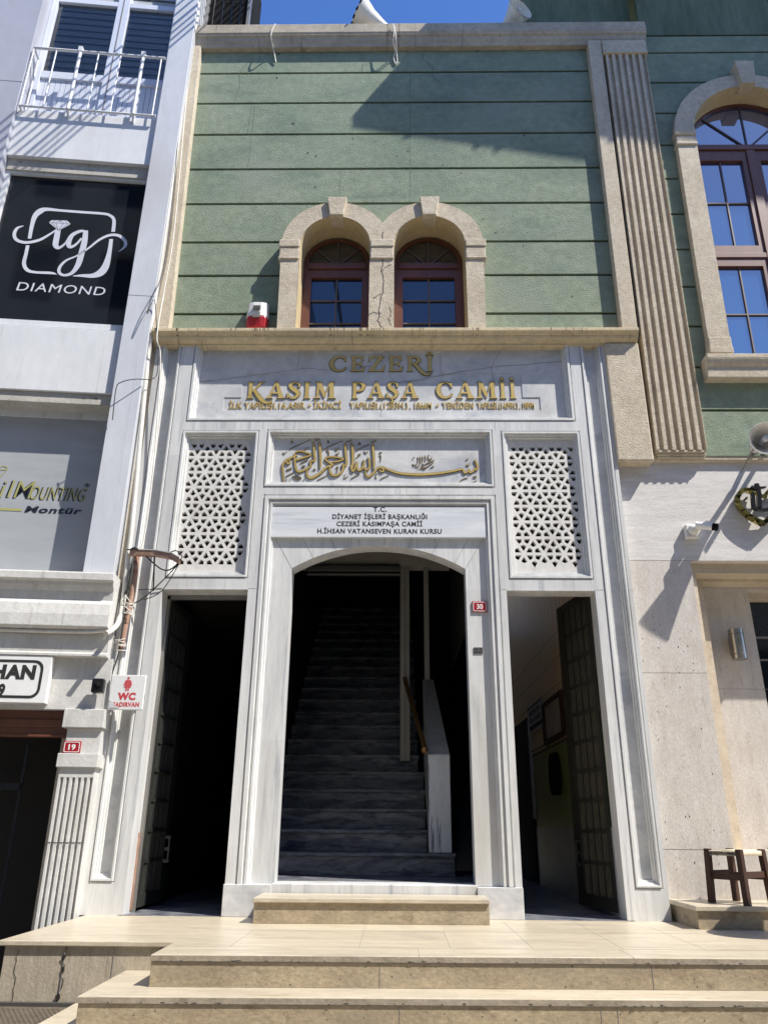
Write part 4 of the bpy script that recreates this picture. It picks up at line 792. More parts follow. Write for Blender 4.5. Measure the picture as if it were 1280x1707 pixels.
# cables and pipes between the two fronts
def cable(name, label, pts, r, m, g='cables running down the joint between the buildings'):
    mb = MB(); mb.tube(crom([tuple(p) for p in pts], 5), r, 7); return tag(mb.build(name, m), label, 'cable', g)
def pth(lst): return [at(u, v, y) for u, v, y in lst]
cable('conduit', 'cream conduit climbing the joint between white pillar and mosque', pth([(334, -60, -.06), (329, 30, -.06), (322, 60, -.06), (307, 160, -.06), (288, 300, -.06), (262, 470, -.06), (247, 600, -.06), (237, 700, -.06), (223, 850, -.06), (214, 930, -.06), (206, 1000, -.08), (199, 1035, -.12), (188, 1050, -.2), (177, 1056, -.30)]), .021, 'cable_white')
cable('cable', 'thin dark cable right beside the cream conduit, looping out over the white pillar', pth([(300, 200, -.10), (288, 330, -.11), (272, 450, -.12), (252, 500, -.20), (246, 523, -.22), (258, 500, -.16), (262, 560, -.11), (264, 600, -.10), (258, 630, -.10), (225, 632, -.20), (203, 637, -.24), (194, 648, -.22), (188, 700, -.18)]), .0045, 'cable_dark')
cable('cable', 'pale thin cable clipped along the cream strip of the mosque', pth([(322, 40, -.03), (305, 230, -.03), (290, 390, -.03), (275, 480, -.05), (262, 560, -.14), (268, 600, -.08), (258, 760, -.05), (240, 900, -.05), (222, 925, -.06)]), .006, 'cable_white')
cable('pipe', 'rust coloured pipe bound with wire ending above the black box lamp', pth([(229, 925, -.04), (222, 985, -.05), (212, 1030, -.06), (201, 1085, -.06)]), .024, 'rust')
cable('cable', 'dark cable twisted round the rusty pipe', pth([(226, 935, -.10), (214, 960, -.11), (212, 1000, -.11), (204, 1050, -.10), (198, 1090, -.08), (188, 1120, -.07), (184, 1140, -.07)]), .006, 'cable_dark')
cable('cable', 'white cable lying under the moulded ledge of the shop building', [LM((-2.5, -.075, 2.02)), LM((-1.2, -.075, 2.02)), LM((-.5, -.08, 2.015)), LM((-.1, -.09, 2.02)), LM((.01, -.10, 2.05))], .014, 'cable_white')
br = thing('bracket_arm', 'rusty white bracket arm carrying loose wires over the left doorway', 'bracket', (-2.15, -.1, 2.6))
mb = MB(); A = [at(218, 922, -.09), at(258, 923, -.14), at(286, 928, -.20), at(300, 936, -.26)]
for a_, b_ in zip(A, A[1:]): mb.loop_prism([a_ + Vector((0, -.022, -.022)), a_ + Vector((0, .022, -.022)), a_ + Vector((0, .022, .022)), a_ + Vector((0, -.022, .022))], [b_ + Vector((0, -.022, -.022)), b_ + Vector((0, .022, -.022)), b_ + Vector((0, .022, .022)), b_ + Vector((0, -.022, .022))])
mb.build('arm', 'rust', br); mb = MB()
for a_, b_ in zip(A, A[1:]): mb.loop_prism([a_ + Vector((0, -.026, .024)), a_ + Vector((0, .026, .024)), a_ + Vector((0, .026, .03)), a_ + Vector((0, -.026, .03))], [b_ + Vector((0, -.026, .024)), b_ + Vector((0, .026, .024)), b_ + Vector((0, .026, .03)), b_ + Vector((0, -.026, .03))])
mb.build('top_flange', 'white', br)
mb = MB()
for lst, r in [([(300, 938, -.26), (284, 955, -.2), (262, 977, -.13), (238, 998, -.08), (212, 1012, -.07)], .005), ([(302, 934, -.26), (285, 949, -.22), (270, 949, -.17), (252, 935, -.13), (238, 922, -.11), (226, 917, -.10), (212, 916, -.09)], .006), ([(218, 917, -.10), (226, 914, -.13), (238, 922, -.1)], .012), ([(258, 926, -.14), (256, 985, -.05)], .007), ([(282, 922, -.2), (294, 918, -.24), (304, 928, -.27), (298, 936, -.26)], .005), ([(232, 983, -.02), (270, 982, -.01)], .004), ([(300, 938, -.26), (270, 985, -.16), (240, 1000, -.05)], .004), ([(222, 940, -.10), (216, 975, -.11), (209, 990, -.1)], .012)]:
    mb.tube(crom([tuple(at(*t)) for t in lst], 5), r, 6)
mb.build('loose_wire', 'cable_dark', br)
mb = MB(); rr = random.Random(8)
for i in range(7):
    o = at(214 + rr.uniform(-3, 3), 1000 + i * 4, -.10); mb.tube([o + Vector((-.03, 0, 0)), o + Vector((0, -.03, rr.uniform(-.02, .02))), o + Vector((.035, 0, rr.uniform(-.03, .03)))], .004, 5)
for i in range(5):
    o = at(201 + rr.uniform(-2, 2), 1066 + i * 4, -.09); mb.tube([o + Vector((-.04, .02, 0)), o + Vector((0, -.02, rr.uniform(-.02, .02))), o + Vector((.04, .02, rr.uniform(-.01, .01)))], .004, 5)
mb.build('binding_wire', 'cable_white', br)

# ================================================================== RIGHT: GREEN BUILDING
KX = .018
def RM(p): return Vector((p[0] + KX * (p[2] - 5.0) * (1 if p[0] > 2.7 else 0), p[1], p[2]))
rb = thing('corner_building', 'tall green rendered building right of the mosque with large arched window over travertine ground floor', 'building', (3.2, 0, 0))
XC, RS, RO, RI = 3.79, 7.56, .85, .645
def lowr(x, z):
    rr_ = RO - .1
    if abs(x - XC) < rr_:
        top = RS + math.sqrt(rr_ * rr_ - (x - XC) ** 2)
        return top
    return None
g2 = [9.95, 9.152, 8.87, 8.391, 7.919, 7.449, 6.973, 6.494, 6.035, 5.574, 5.105, 4.644, 4.179, 3.70]
mbw, mbu, mbg = MB(RM), MB(RM), MB(RM)
for n_, (top, bot) in enumerate(zip(g2, g2[1:])):
    z1 = top - .014; z0 = bot + .014; tgt = mbu if n_ == 0 else mbw; x = 2.74
    while x < 5.2:
        w = .02 if (XC - RO < x < XC + RO) else .1
        lr = lowr(x + w / 2, z0)
        segs = [(z0, z1)]
        if lr is not None:
            segs = []
            if z0 < 4.6: segs.append((z0, min(z1, 4.65)))
            if z1 > lr: segs.append((max(z0, lr), z1))
        for a, b in segs: tgt.add([(x, .05, a), (x + w, .05, a), (x + w, .05, b), (x, .05, b), (x, .078, b), (x + w, .078, b), (x, .078, a), (x + w, .078, a)], [(0, 1, 2, 3), (3, 2, 5, 4), (6, 7, 1, 0)])
        x += w
x = 2.74
while x < 5.2:
    w = .02 if (XC - RO < x < XC + RO) else .1
    lr = lowr(x + w / 2, 0)
    for a, b in ([(3.70, 9.95)] if lr is None else [(3.7, 4.65), (lr, 9.95)]): mbg.add([(x, .077, a), (x + w, .077, a), (x + w, .077, b), (x, .077, b)], [(0, 1, 2, 3)])
    x += w
w1 = mbw.build('green_wall', 'green', rb); mbg.build('course_groove', 'groove', w1); mbu.build('weathered_upper_wall', 'old_green', rb)
mb = MB(); mb.box(1.56, 2.80, .20, .5, 9.2, 11.2); mb.box(2.80, 7, .06, .5, 9.96, 11.2); mb.build('weathered_upper_wall', 'old_green', rb)
mb = MB(); mb.prism_xz([(1.6, 11.1), (8, 11.1), (8, 11.3), (1.6, 11.3)], -1.12, .5); mb.loop_prism([(1.6, -1.12, 11.1), (1.6, -1.10, 11.3), (8, -1.10, 11.3), (8, -1.12, 11.1)], [(1.6, -1.13, 11.1), (1.6, -1.14, 11.3), (8, -1.55, 11.3), (8, -1.55, 11.1)])
for x in (2.3, 3.15, 3.4, 4.6, 5.1): mb.tube([(x, -1.0 - .066 * (x - 1.6), 11.15), (x, -1.15 - .066 * (x - 1.6), 11.13)], .04, 8)
mb.build('eaves', 'soffit', rb)
op = [(XC - RO, 4.72)] + [(XC - RO, RS)] + arc(XC, RS, RO, RO, 180, 0, 36)[1:] + [(XC + RO, 4.72)] + [(XC + RI, 4.72)] + arc(XC, RS, RI, RI * 1.04, 0, 180, 36) + [(XC - RI, 4.72)]
mb = MB(RM); mb.plate(op, [], -.03, .08); ws = mb.build('window_surround', 'cream', rb)
mb = MB(RM)
for sd in (-1, 1):
    a, b = sorted((XC + sd * (RO + .004), XC + sd * (RI - .004)))
    mb.box(a - .012 * (sd < 0), b + .012 * (sd > 0), -.05, .08, 7.50, 7.58); mb.box(a, b, -.036, .08, 7.40, 7.50); mb.box(a - .01 * (sd < 0), b + .01 * (sd > 0), -.048, .08, 7.36, 7.40)
    mb.box(a, b, -.045, .08, 4.80, 4.92); mb.box(a - .012 * (sd < 0), b + .012 * (sd > 0), -.06, .08, 4.73, 4.80)
mb.build('impost', 'cream', ws, bevel=.008)
mb = MB(RM); mb.prism_xz([(XC - .075, 8.20), (XC + .075, 8.20), (XC + .105, 8.545), (XC - .105, 8.545)], -.10, .06); mb.build('keystone', 'cream', ws, bevel=.006)
mb = MB(RM)
p = [(XC - RI, 4.72)] + arc(XC, RS, RI, RI * 1.04, 180, 0, 28) + [(XC + RI, 4.72)]; n = len(p)
p = [(XC + (a - XC) * .998, b) for a, b in p]
mb.add([(a, -.028, b) for a, b in p] + [(a, .30, b) for a, b in p], [(i, i + 1, i + 1 + n, i + n) for i in range(n - 1)]); mb.build('window_reveal', 'ochre', ws)
arch_window(rb, XC, RI + .0, RS - .03, 4.72, .15, 2, 2, .042, RM, 'glass_pale', True)
mb = MB(RM); mb.prism_yz([(.08, 4.47), (-.05, 4.47), (-.055, 4.58), (-.075, 4.60), (-.09, 4.64), (-.095, 4.66), (-.095, 4.70), (.2, 4.725)], 2.875, 4.75); mb.build('window_sill', 'cream', rb, bevel=.006)
mb = MB(); mb.prism_yz([(.15, 3.665), (.066, 3.665), (.058, 3.68), (.058, 3.725), (.15, 3.745)], 2.277, 6); mb.build('string_course', 'cream', rb, bevel=.004)
# travertine ground floor with a stepped bay
bx_ = at(1150, 935, .095)
BX, BT, BB = bx_.x, bx_.z, .47
def bay(x0, z1, z0, y0, y1, m, nm, wx=6.0, xl=1.955, zt=3.66):
    mb = MB(); mb.plate([(xl, z0 - .5 if z0 > .2 else z0), (wx, z0 - .5 if z0 > .2 else z0), (wx, zt), (xl, zt)], [rect(x0, wx - .4, z0, z1)], y0, y0, hy=y1); return mb.build(nm, m, rb)
mb = MB(); mb.plate([(1.955, BT + .005), (6, BT + .005), (6, 3.70), (1.955, 3.70)], [], .095, .15); mb.build('travertine_upper', 'trav_up', rb)
mb = MB(); mb.plate([(1.955, -.02), (6, -.02), (6, BB), (BX, BB), (BX, BT), (6, BT), (6, BT + .003), (1.955, BT + .003)], [], .095, .17); mb.build('travertine_wall', 'trav', rb)
for i, (uv, y0) in enumerate((((1158.4, 955.6), .17), ((1169.0, 969.7), .33))):
    c = at(*uv, y0); mb = MB(); mb.plate([(BX - .02, .3), (6, .3), (6, BB - .01 * i), (c.x, BB - .01 * i), (c.x, c.z), (6, c.z), (6, 2.9), (BX - .02, 2.9)], [], y0, y0 + .165); mb.build('bay_moulding', 'trav_trim', rb)
BY = .50; c = at(1245, 984, BY); c1 = at(1171.6, 982.8, BY)
mb = MB(); mb.plate([(2.5, .3), (6, .3), (6, BB - .03), (c.x, BB - .03), (c.x, c1.z), (6, c1.z), (6, 2.95), (2.5, 2.95)], [], BY, BY + .12); mb.build('bay_wall', 'trav', rb)
c2 = at(1246, 1002, .62); mb = MB(); mb.box(2.9, 6, .60, .68, c1.z - .06, c1.z + .05); mb.box(2.9, 6, .62, .7, c2.z, c1.z - .06); mb.build('bay_fascia', 'trav_trim', rb)
mb = MB(); mb.add([(2.9, .66, .3), (6, .66, .3), (6, .66, 2.7), (2.9, .66, 2.7)], [(0, 1, 2, 3)]); sw = mb.build('shop_window', 'glass_dark', rb)
mb = MB()
for z, h in ((2.2, .01), (2.0, .008), (1.62, .012), (1.2, .02)): mb.box(3.0, 6, .645, .657, z - h, z + h)
mb.build('window_bar', 'alu', sw)
mb = MB(); mb.box(2.95, 6, .10, .65, BB - .025, BB + .02); mb.build('bay_sill', 'trav_trim', rb)
mb = MB(); polyline(mb, [(1.965, .47), (BX - .004, .47)], .004, .0942); polyline(mb, [(1.96, 1.78), (BX, 1.78)], .003, .0942); polyline(mb, [(2.0, BT + .004), (BX, BT + .004)], .003, .0942); polyline(mb, [(2.70, 1.72), (3.2, 1.72)], .003, .4992)
mb.build('stone_joint', 'joint', rb)
mb = MB(); rr = random.Random(4)
for i in range(70):
    x = rr.uniform(2.0, 2.44); z = rr.uniform(.2, 2.2); r_ = rr.uniform(.0012, .0045)
    mb.add([(x + r_ * math.cos(t), .0943, z + 2.2 * r_ * math.sin(t)) for t in [k * 1.05 for k in range(6)]], [tuple(range(6))])
for i in range(14):
    x = rr.uniform(2.75, 3.12); z = rr.uniform(.5, 2.4); r_ = rr.uniform(.001, .003)
    mb.add([(x + r_ * math.cos(t), .4993, z + 2 * r_ * math.sin(t)) for t in [k * 1.05 for k in range(6)]], [tuple(range(6))])
mb.build('pit_chip', 'dark_joint', rb)  # small pits in the travertine, drawn as flat dark dots
# ------------------------------------------------------------------ things on the right building
l0, l1 = at(1226, 1050, .40), at(1231, 1099, .40)
wl = thing('wall_lamp', 'brushed steel tube wall lamp in the travertine bay at the right edge', 'lamp', (l0.x, .50, 2.0))
LX, LB, LT = (l0.x + l1.x) / 2, l1.z, l0.z
mb = MB(); mb.tube([(LX, .40, LB), (LX, .40, LT)], .062, 22); mb.build('tube', 'stainless', wl)
mb = MB(); mb.box(LX - .03, LX + .03, .44, .505, LB + .05, LT - .05); mb.build('bracket', 'stainless', wl, bevel=.003)
mb = MB(); mb.tube([(LX, .40, LT - .045), (LX, .40, LT - .037)], .0635, 22); mb.build('seam', 'alu', wl)
mb = MB(); mb.tube([(LX, .40, LB + .037), (LX, .40, LB + .045)], .0635, 22); mb.build('seam', 'alu', wl)
cc = thing('security_camera', 'small white security camera on the travertine wall right of the marble front', 'security camera', (2.5, .03, 2.97))
CF = lambda p: Vector((p[0] + .024, p[1] + .066, p[2] + .026))
mb = MB(CF); mb.box(2.462, 2.572, -.035, .028, 2.90, 3.02); mb.build('junction_box', 'plastic', cc, bevel=.008)
mb = MB(CF); mb.lathe((2.522, -.035, 2.965), (0, -1, 0), [(0, .045), (.03, .042), (.05, .025), (.055, 0)], 18); mb.tube([(2.525, -.07, 2.965), (2.56, -.10, 2.965)], .02, 10); mb.build('mount', 'plastic', cc)
mb = MB(CF); mb.tube([(2.525, -.105, 2.985), (2.635, -.17, 2.945)], .031, 14); mb.build('barrel', 'white', cc)
mb = MB(CF); mb.tube([(2.634, -.1695, 2.9455), (2.668, -.19, 2.933)], .0318, 14); mb.build('lens_hood', 'black', cc)
def loudspeaker(label, c, ax, r, L, back=True):
    t = thing('loudspeaker', label, 'loudspeaker', c, 'white horn loudspeakers'); ax = Vector(ax).normalized(); c = Vector(c)
    mb = MB(); mb.lathe(c, ax, [(0, r), (-.01, r * 1.03), (-.02, r * .97), (-L * .35, r * .62), (-L * .65, r * .42), (-L * .8, r * .34), (-L, r * .34), (-L * 1.02, 0)], 30); mb.build('bell', 'horn', t)
    mb = MB(); mb.lathe(c, ax, [(0, r * .985), (-L * .2, r * .72), (-L * .4, r * .5), (-L * .6, r * .36), (-L * .62, 0)], 30); mb.build('throat', 'horn_in_lit', t)
    mb = MB(); mb.lathe(c, ax, [(-L * .55, r * .16), (-L * .15, r * .17), (-L * .06, r * .2), (-L * .03, r * .19), (-L * .03, 0)], 18); mb.build('phase_plug', 'horn', t)
    return t, ax, c
t, ax, c = loudspeaker('white horn loudspeaker on the green wall above the gold heart emblem', tuple(at(1277, 730, -.46)), (-.16, -1, -.22), .135, .34)
mb = MB(); mb.tube([c - ax * .32, c - ax * .40 + Vector((.05, .05, 0)), Vector((3.26, .06, 3.86))], .022, 8); mb.tube([c - ax * .18 + Vector((-.05, 0, -.03)), Vector((3.05, .03, 3.55))], .007, 6); mb.tube([c - ax * .25 + Vector((.08, 0, 0)), Vector((3.32, .05, 3.78))], .02, 8); mb.build('wall_bracket', 'alu', t)
t, ax, c = loudspeaker('white horn loudspeaker on the parapet against the blue sky, seen side on', tuple(at(598, 22, .05)), (-.86, -.25, .42), .19, .44)
mb = MB(); mb.tube([c - ax * .36, c - ax * .36 + Vector((.02, .10, -.55))], .025, 8); mb.box(c.x + .22, c.x + .34, c.y + .06, c.y + .22, 9.28, 9.31); mb.build('stand', 'alu', t)
e1 = ax.orthogonal().normalized(); e2 = ax.cross(e1); mb = MB()
for i in range(14): mb.tube([c - ax * .008 + (e1 * math.cos(R(i * 25.7 + q_)) + e2 * math.sin(R(i * 25.7 + q_))) * .196 for q_ in (0, 4, 8, 12)], .011, 6)
mb.build('rim_mark', 'black', t)
t, ax, c = loudspeaker('white horn loudspeaker at the right end of the parapet in front of green wall', tuple(at(868, 12, .05)), (.50, -.80, .12), .165, .42)
mb = MB(); mb.tube([c - ax * .40, Vector(c - ax * .40) + Vector((-.02, .06, -.5))], .05, 10); mb.build('stand', 'alu', t)
e1 = ax.orthogonal().normalized(); e2 = ax.cross(e1); mb = MB(); up_ = Vector((0, 0, 1)); up_ = (up_ - ax * up_.dot(ax)).normalized(); sd_ = ax.cross(up_)
for q_ in (-.03, .0, .03): mb.tube([c + up_ * .165 + sd_ * q_ - ax * .02, c + up_ * .175 + sd_ * (q_ + .01) + ax * .015], .009, 6)
mb.build('rim_mark', 'black', t)
he = thing('heart_emblem', 'dark gold metal heart emblem on the travertine under the loudspeaker', 'emblem', (3.15, .03, 3.2))
mb = MB(); Y4 = .035
def hp(lst): return [(at(u, v, Y4).x, at(u, v, Y4).z, w) for u, v, w in lst]
ribbon(mb, hp([(1256, 821, .03), (1243, 817, .035), (1232, 822, .035), (1228, 834, .035), (1234, 848, .035), (1250, 862, .035), (1271, 873, .04)]), Y4 - .02, Y4 + .03)
ribbon(mb, hp([(1271, 873, .04), (1290, 855, .035), (1305, 838, .035), (1306, 824, .035), (1294, 816, .035), (1282, 818, .035), (1274, 826, .03)]), Y4 - .0205, Y4 + .0305)
ribbon(mb, hp([(1246, 823, .03), (1260, 826, .03), (1275, 832, .03)]), Y4 - .03, Y4 - .02)
o1 = mb.build('heart_outline', 'heart_gold', he)
mb = MB()
ribbon(mb, hp([(1258, 808, .03), (1262, 822, .035), (1263, 848, .035)]), Y4 - .034, Y4 - .0); ribbon(mb, hp([(1252, 824, .03), (1254, 850, .03)]), Y4 - .033, Y4 - .001)
ribbon(mb, hp([(1249, 813, .02), (1256, 816, .025), (1273, 814, .012)]), Y4 - .035, Y4 - .002); ribbon(mb, hp([(1252, 848, .02), (1266, 852, .025), (1282, 850, .02)]), Y4 - .0345, Y4 - .0015)
mb.build('monogram', 'black_gloss', he)
mb = MB(); mb.tube([(3.06, .10, 3.30), (3.06, .04, 3.30)], .01); mb.tube([(3.2, .10, 3.10), (3.2, .04, 3.10)], .01); mb.build('standoff', 'alu', he)
# siren on the green wall
sr = thing('alarm_siren', 'white and red alarm siren box on the green wall left of twin windows', 'siren', (-1.37, .09, 5.06))
a0 = [(-.095, 0), (-.105, .05), (-.085, .1), (-.04, .118), (.04, .118), (.085, .1), (.105, .05), (.095, 0)]
mb = MB(); mb.loop_prism([(-1.365 + x * 1.05, .09 - y, 5.185) for x, y in a0], [(-1.365 + x, .09 - y * .8, 5.362) for x, y in a0]); mb.build('cover', 'plastic', sr, bevel=.01)
mb = MB(); mb.loop_prism([(-1.365 + x * 1.0, .09 - y * .8, 5.065) for x, y in a0], [(-1.365 + x * 1.07, .09 - y * 1.03, 5.184) for x, y in a0]); mb.build('strobe', 'red_plastic', sr, bevel=.012)
mb = MB(); mb.box(-1.40, -1.33, -.042, -.025, 5.16, 5.22); 
for i in range(3): mb.box(-1.40, -1.33, -.0415, -.02, 5.262 + i * .013, 5.267 + i * .013)
mb.build('grille_slot', 'alu', sr)
# little steel plate on the right jamb
sp = thing('name_plate', 'tiny steel plate with engraved lines on the jamb below number 30', 'plate', (.67, .05, 1.92))
mb = MB(); mb.box(.628, .702, .0445, .0495, 1.915, 1.968); mb.build('plate', 'stainless', sp)
mb = MB(); mb.box(.634, .665, .0432, .0445, 1.948, 1.957); mb.box(.678, .694, .0432, .0445, 1.948, 1.960); mb.box(.634, .694, .0432, .0445, 1.926, 1.934); mb.build('engraving', 'ink', sp)
# rooftop
rc = thing('rooftop_cabinet', 'black rooftop cabinet at the left end of the parapet', 'cabinet', (-2.1, .3, 9.3))
mb = MB(); mb.box(-2.36, -1.86, .25, .9, 9.28, 11.0); mb.build('body', 'black', rc, bevel=.01)
mb = MB(); mb.box(-1.855, -1.825, .22, .30, 9.28, 11.0); mb.box(-2.40, -2.33, .22, .27, 9.28, 11.0); mb.build('corner_post', 'alu', rc)
mb = MB(); rr = random.Random(2)
for i in range(4): x = -2.28 + i * .11; mb.box(x, x + .012, .243, .249, 9.3, 11)
for i in range(5): z = 9.5 + rr.uniform(0, .9); x = -2.2 + rr.uniform(0, .3); mb.box(x, x + .05, .23, .236, z, z + .012)
mb.build('rib', 'black_gloss', rc)
cable('hanging_wire', 'white wire drooping from the parapet over the left half of green wall', [at(459, 40, -.06), at(453, 52, -.06), at(452, 64, -.04), at(456, 82, .04), at(460, 104, .075)], .007, 'cable_white', 'white wires drooping from the parapet')
cable('hanging_wire', 'twisted pair of white wires drooping from the middle of the parapet', [at(655, 40, -.06), at(657, 55, -.06), at(655, 70, -.03), at(659, 85, .05), at(656, 96, .07), at(659, 106, .075), at(662, 104, .075), at(661, 88, .05), at(660, 70, -.03), at(659, 55, -.06), at(656, 42, -.06)], .006, 'cable_white', 'white wires drooping from the parapet')

for k, (x_, z_) in enumerate([(-1.95, 10.114), (-1.95, 10.274), (-1.95, 10.434), (-1.95, 10.594), (-1.95, 10.754), (-1.95, 10.914), (-1.35, 10.69), (-1.35, 10.81), (-1.35, 10.93), (-1.35, 11.05)]):
    cable('overhead_cable', 'black overhead cable leaving the rooftop over the street, above the frame', [(x_, .2, z_ + .02), (x_ - .02, -2, z_ - .01), (x_ + .05, -4.5, z_ + .05), (x_ + .1, -9.0, z_ + .35)], .013, 'cable_dark', 'overhead cables above the frame')

# ================================================================== STEPS AND GROUND
SK = .033
def SM(p): return Vector((p[0], p[1] + SK * (p[0] - .3), p[2]))
fs_ = thing('entrance_steps', 'broad beige stone steps and landing in front of the mosque', 'steps', (.3, -1.6, -.87))
def slab(x0, x1, y0, y1, z0, z1, name, m, bev=.006, fn=SM):
    mb = MB(fn); mb.box(x0, x1, y0, y1, z0, z1); return mb.build(name, m, fs_, bevel=bev)
mb = MB(); mb.plate([], [], 0, 0) if 0 else None
def slab_poly(poly, z0, z1, name, m, bev=.006):
    mb = MB(); mb.loop_prism([(x, y, z0) for x, y in poly], [(x, y, z1) for x, y in poly]); return mb.build(name, m, fs_, bevel=bev)
LF = lambda x, y: y + SK * (x - .3)
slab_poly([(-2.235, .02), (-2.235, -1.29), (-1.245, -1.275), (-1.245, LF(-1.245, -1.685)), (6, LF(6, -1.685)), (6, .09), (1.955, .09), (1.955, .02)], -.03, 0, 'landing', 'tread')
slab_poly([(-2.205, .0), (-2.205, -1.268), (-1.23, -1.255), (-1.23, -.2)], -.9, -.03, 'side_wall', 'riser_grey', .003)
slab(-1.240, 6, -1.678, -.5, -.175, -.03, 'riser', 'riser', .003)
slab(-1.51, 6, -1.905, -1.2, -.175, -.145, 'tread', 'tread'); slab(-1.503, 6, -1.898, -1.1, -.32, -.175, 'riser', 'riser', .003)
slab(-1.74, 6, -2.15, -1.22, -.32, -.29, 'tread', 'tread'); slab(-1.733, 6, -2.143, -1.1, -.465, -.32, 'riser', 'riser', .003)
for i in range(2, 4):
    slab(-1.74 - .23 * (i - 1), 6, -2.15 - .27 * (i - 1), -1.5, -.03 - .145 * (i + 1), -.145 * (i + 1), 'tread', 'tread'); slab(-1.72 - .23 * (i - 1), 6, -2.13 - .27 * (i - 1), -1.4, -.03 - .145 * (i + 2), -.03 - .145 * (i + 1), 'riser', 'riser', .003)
mb = MB(SM)
for z1, z0, y, xs in ((-.03, -.145, -1.680, (-.08, 1.31)), (-.175, -.29, -1.900, (.02, .98, 1.06))):
    for x in xs: mb.box(x - .0015, x + .0015, y, y + .01, z0, z1)
for x, z0, z1 in ((-1.86, -.9, -.03), (-1.585, -.9, -.03), (-1.325, -.9, -.03)): mb.box(x - .0015, x + .0015, -1.268 - SK * (x - .3) + .005, -1.2, z0, z1)
for x in (.12, 1.22): mb.box(x - .001, x + .001, -1.6865, -1.4, -.03, .0008)
for x0, x1, y in ((-1.2, 6, -1.40), (-1.2, 6, -.7)): mb.box(x0, x1, y - .001, y + .001, -.01, .0008)
for x, y0, y1 in ((-.9, -1.4, -.7), (-.2, -1.4, -.4), (.3, -1.4, -.7), (.75, -1.4, -.1), (1.25, -1.4, -.1), (1.7, -1.4, -.4)): mb.box(x - .001, x + .001, y0, y1, -.01, .0006)
mb.box(-1.50, 6, -1.8995, -1.88, -.178, -.1745); mb.box(-1.238, 6, -1.6795, -1.66, -.0335, -.0295)
mb.build('stone_joint', 'joint', fs_)
mb = MB(SM); mb.box(-1.244, 6, -1.6862, -1.68, -.0285, -.004); mb.box(-1.511, 6, -1.9062, -1.9, -.1735, -.149); mb.build('sawn_nosing', 'nosing', fs_)
mb = MB(); mb.box(-2.236, -1.246, -1.29, -1.274, -.0285, -.004) if 0 else None
mb = MB(SM)
def hole_blob(x, z, rx, rz, y, sd):
    r_ = random.Random(sd); mb.add([(x + rx * math.cos(t) * r_.uniform(.5, 1.2), y, z + rz * math.sin(t) * r_.uniform(.6, 1.2)) for t in [k * .57 for k in range(11)]], [tuple(range(11))])
yw = -1.268 + .062
hole_blob(-1.862, -.085, .014, .016, -1.2005, 1); hole_blob(-1.858, -.145, .009, .018, -1.2005, 2); hole_blob(-1.862, -.275, .015, .02, -1.2005, 3)
mb.build('broken_hole', 'hole', fs_)
mb = MB(); polyline(mb, wob([(-2.12, -.04), (-2.135, -.13), (-2.12, -.19), (-2.115, -.30)], .006, 4, 4), .004, -1.2695); polyline(mb, wob([(-1.86, -.12), (-1.855, -.2), (-1.87, -.3)], .008, 4, 5), .006, -1.2665); mb.build('crack', 'dark_joint', fs_)
mb = MB(SM); rr = random.Random(21)
def chipq(x, y, z, rx, rz):
    mb.add([(x + rx * math.cos(t) * rr.uniform(.5, 1.1), y, z + rz * math.sin(t) * rr.uniform(.5, 1.1)) for t in [k * .7 for k in range(9)]], [tuple(range(9))])
for i in range(34): chipq(rr.uniform(-1.2, 2.1), -1.6868, rr.uniform(-.03, -.024), rr.uniform(.004, .016), rr.uniform(.002, .005))
for i in range(34): chipq(rr.uniform(-1.45, 2.1), -1.9068, rr.uniform(-.175, -.168), rr.uniform(.004, .016), rr.uniform(.002, .005))
for i in range(26): chipq(rr.uniform(-1.2, 2.1), -1.6785, rr.uniform(-.14, -.04), rr.uniform(.002, .006), rr.uniform(.002, .006))
for i in range(20): chipq(rr.uniform(-1.45, 2.1), -1.8985, rr.uniform(-.28, -.19), rr.uniform(.002, .006), rr.uniform(.002, .006))
mb.build('pit_chip', 'dark_joint', fs_)
mb = MB(SM); mb.box(-1.2395, 6, -1.6792, -1.66, -.1448, -.1405); mb.box(-1.5, 6, -1.8992, -1.88, -.2898, -.2865); mb.build('dirt_line', 'nosing', fs_)
bk = thing('doorstep', 'single beige stone doorstep in front of the arched doorway', 'step', (-.16, -.2, 0))
BKF = lambda p: Vector((p[0], p[1] + (.04 * (p[0] + .16) if p[1] < -.05 else 0), p[2]))
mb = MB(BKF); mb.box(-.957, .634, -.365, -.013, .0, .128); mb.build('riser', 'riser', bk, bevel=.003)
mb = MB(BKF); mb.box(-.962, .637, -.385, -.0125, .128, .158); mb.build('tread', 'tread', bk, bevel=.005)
pl = thing('stone_plinth', 'low beige stone ledge carrying the wooden stool at the right edge', 'ledge', (2.5, -.2, 0))
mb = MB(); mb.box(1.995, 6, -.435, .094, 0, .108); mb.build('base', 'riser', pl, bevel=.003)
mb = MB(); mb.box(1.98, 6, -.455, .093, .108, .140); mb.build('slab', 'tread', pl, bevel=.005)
gr = MB(); holes = []
for i in range(34):
    for j in range(16):
        x = -2.62 + i * .027 + (j % 2) * .0135; y = -1.95 + j * .0234 + .24
        holes.append([(x + .0085 * math.cos(R(a)), y + .0085 * math.sin(R(a))) for a in range(0, 360, 60)])
gr.plate(rect(-2.68, -1.68, -1.75, -1.27), holes, 0, .004)
gmb = MB(lambda p: Vector((p[0], p[2], -.318 - p[1]))); gmb.v, gmb.f, gmb.sm = gr.v, gr.f, gr.sm
tag(gmb.build('floor_grate', 'mesh_steel'), 'perforated brown steel floor grate at the foot of the left landing wall', 'grate')
mb = MB(); mb.box(-2.7, -1.66, -1.3, -1.26, -.33, -.30); mb.build('grate_rim', 'dark_joint', fs_)
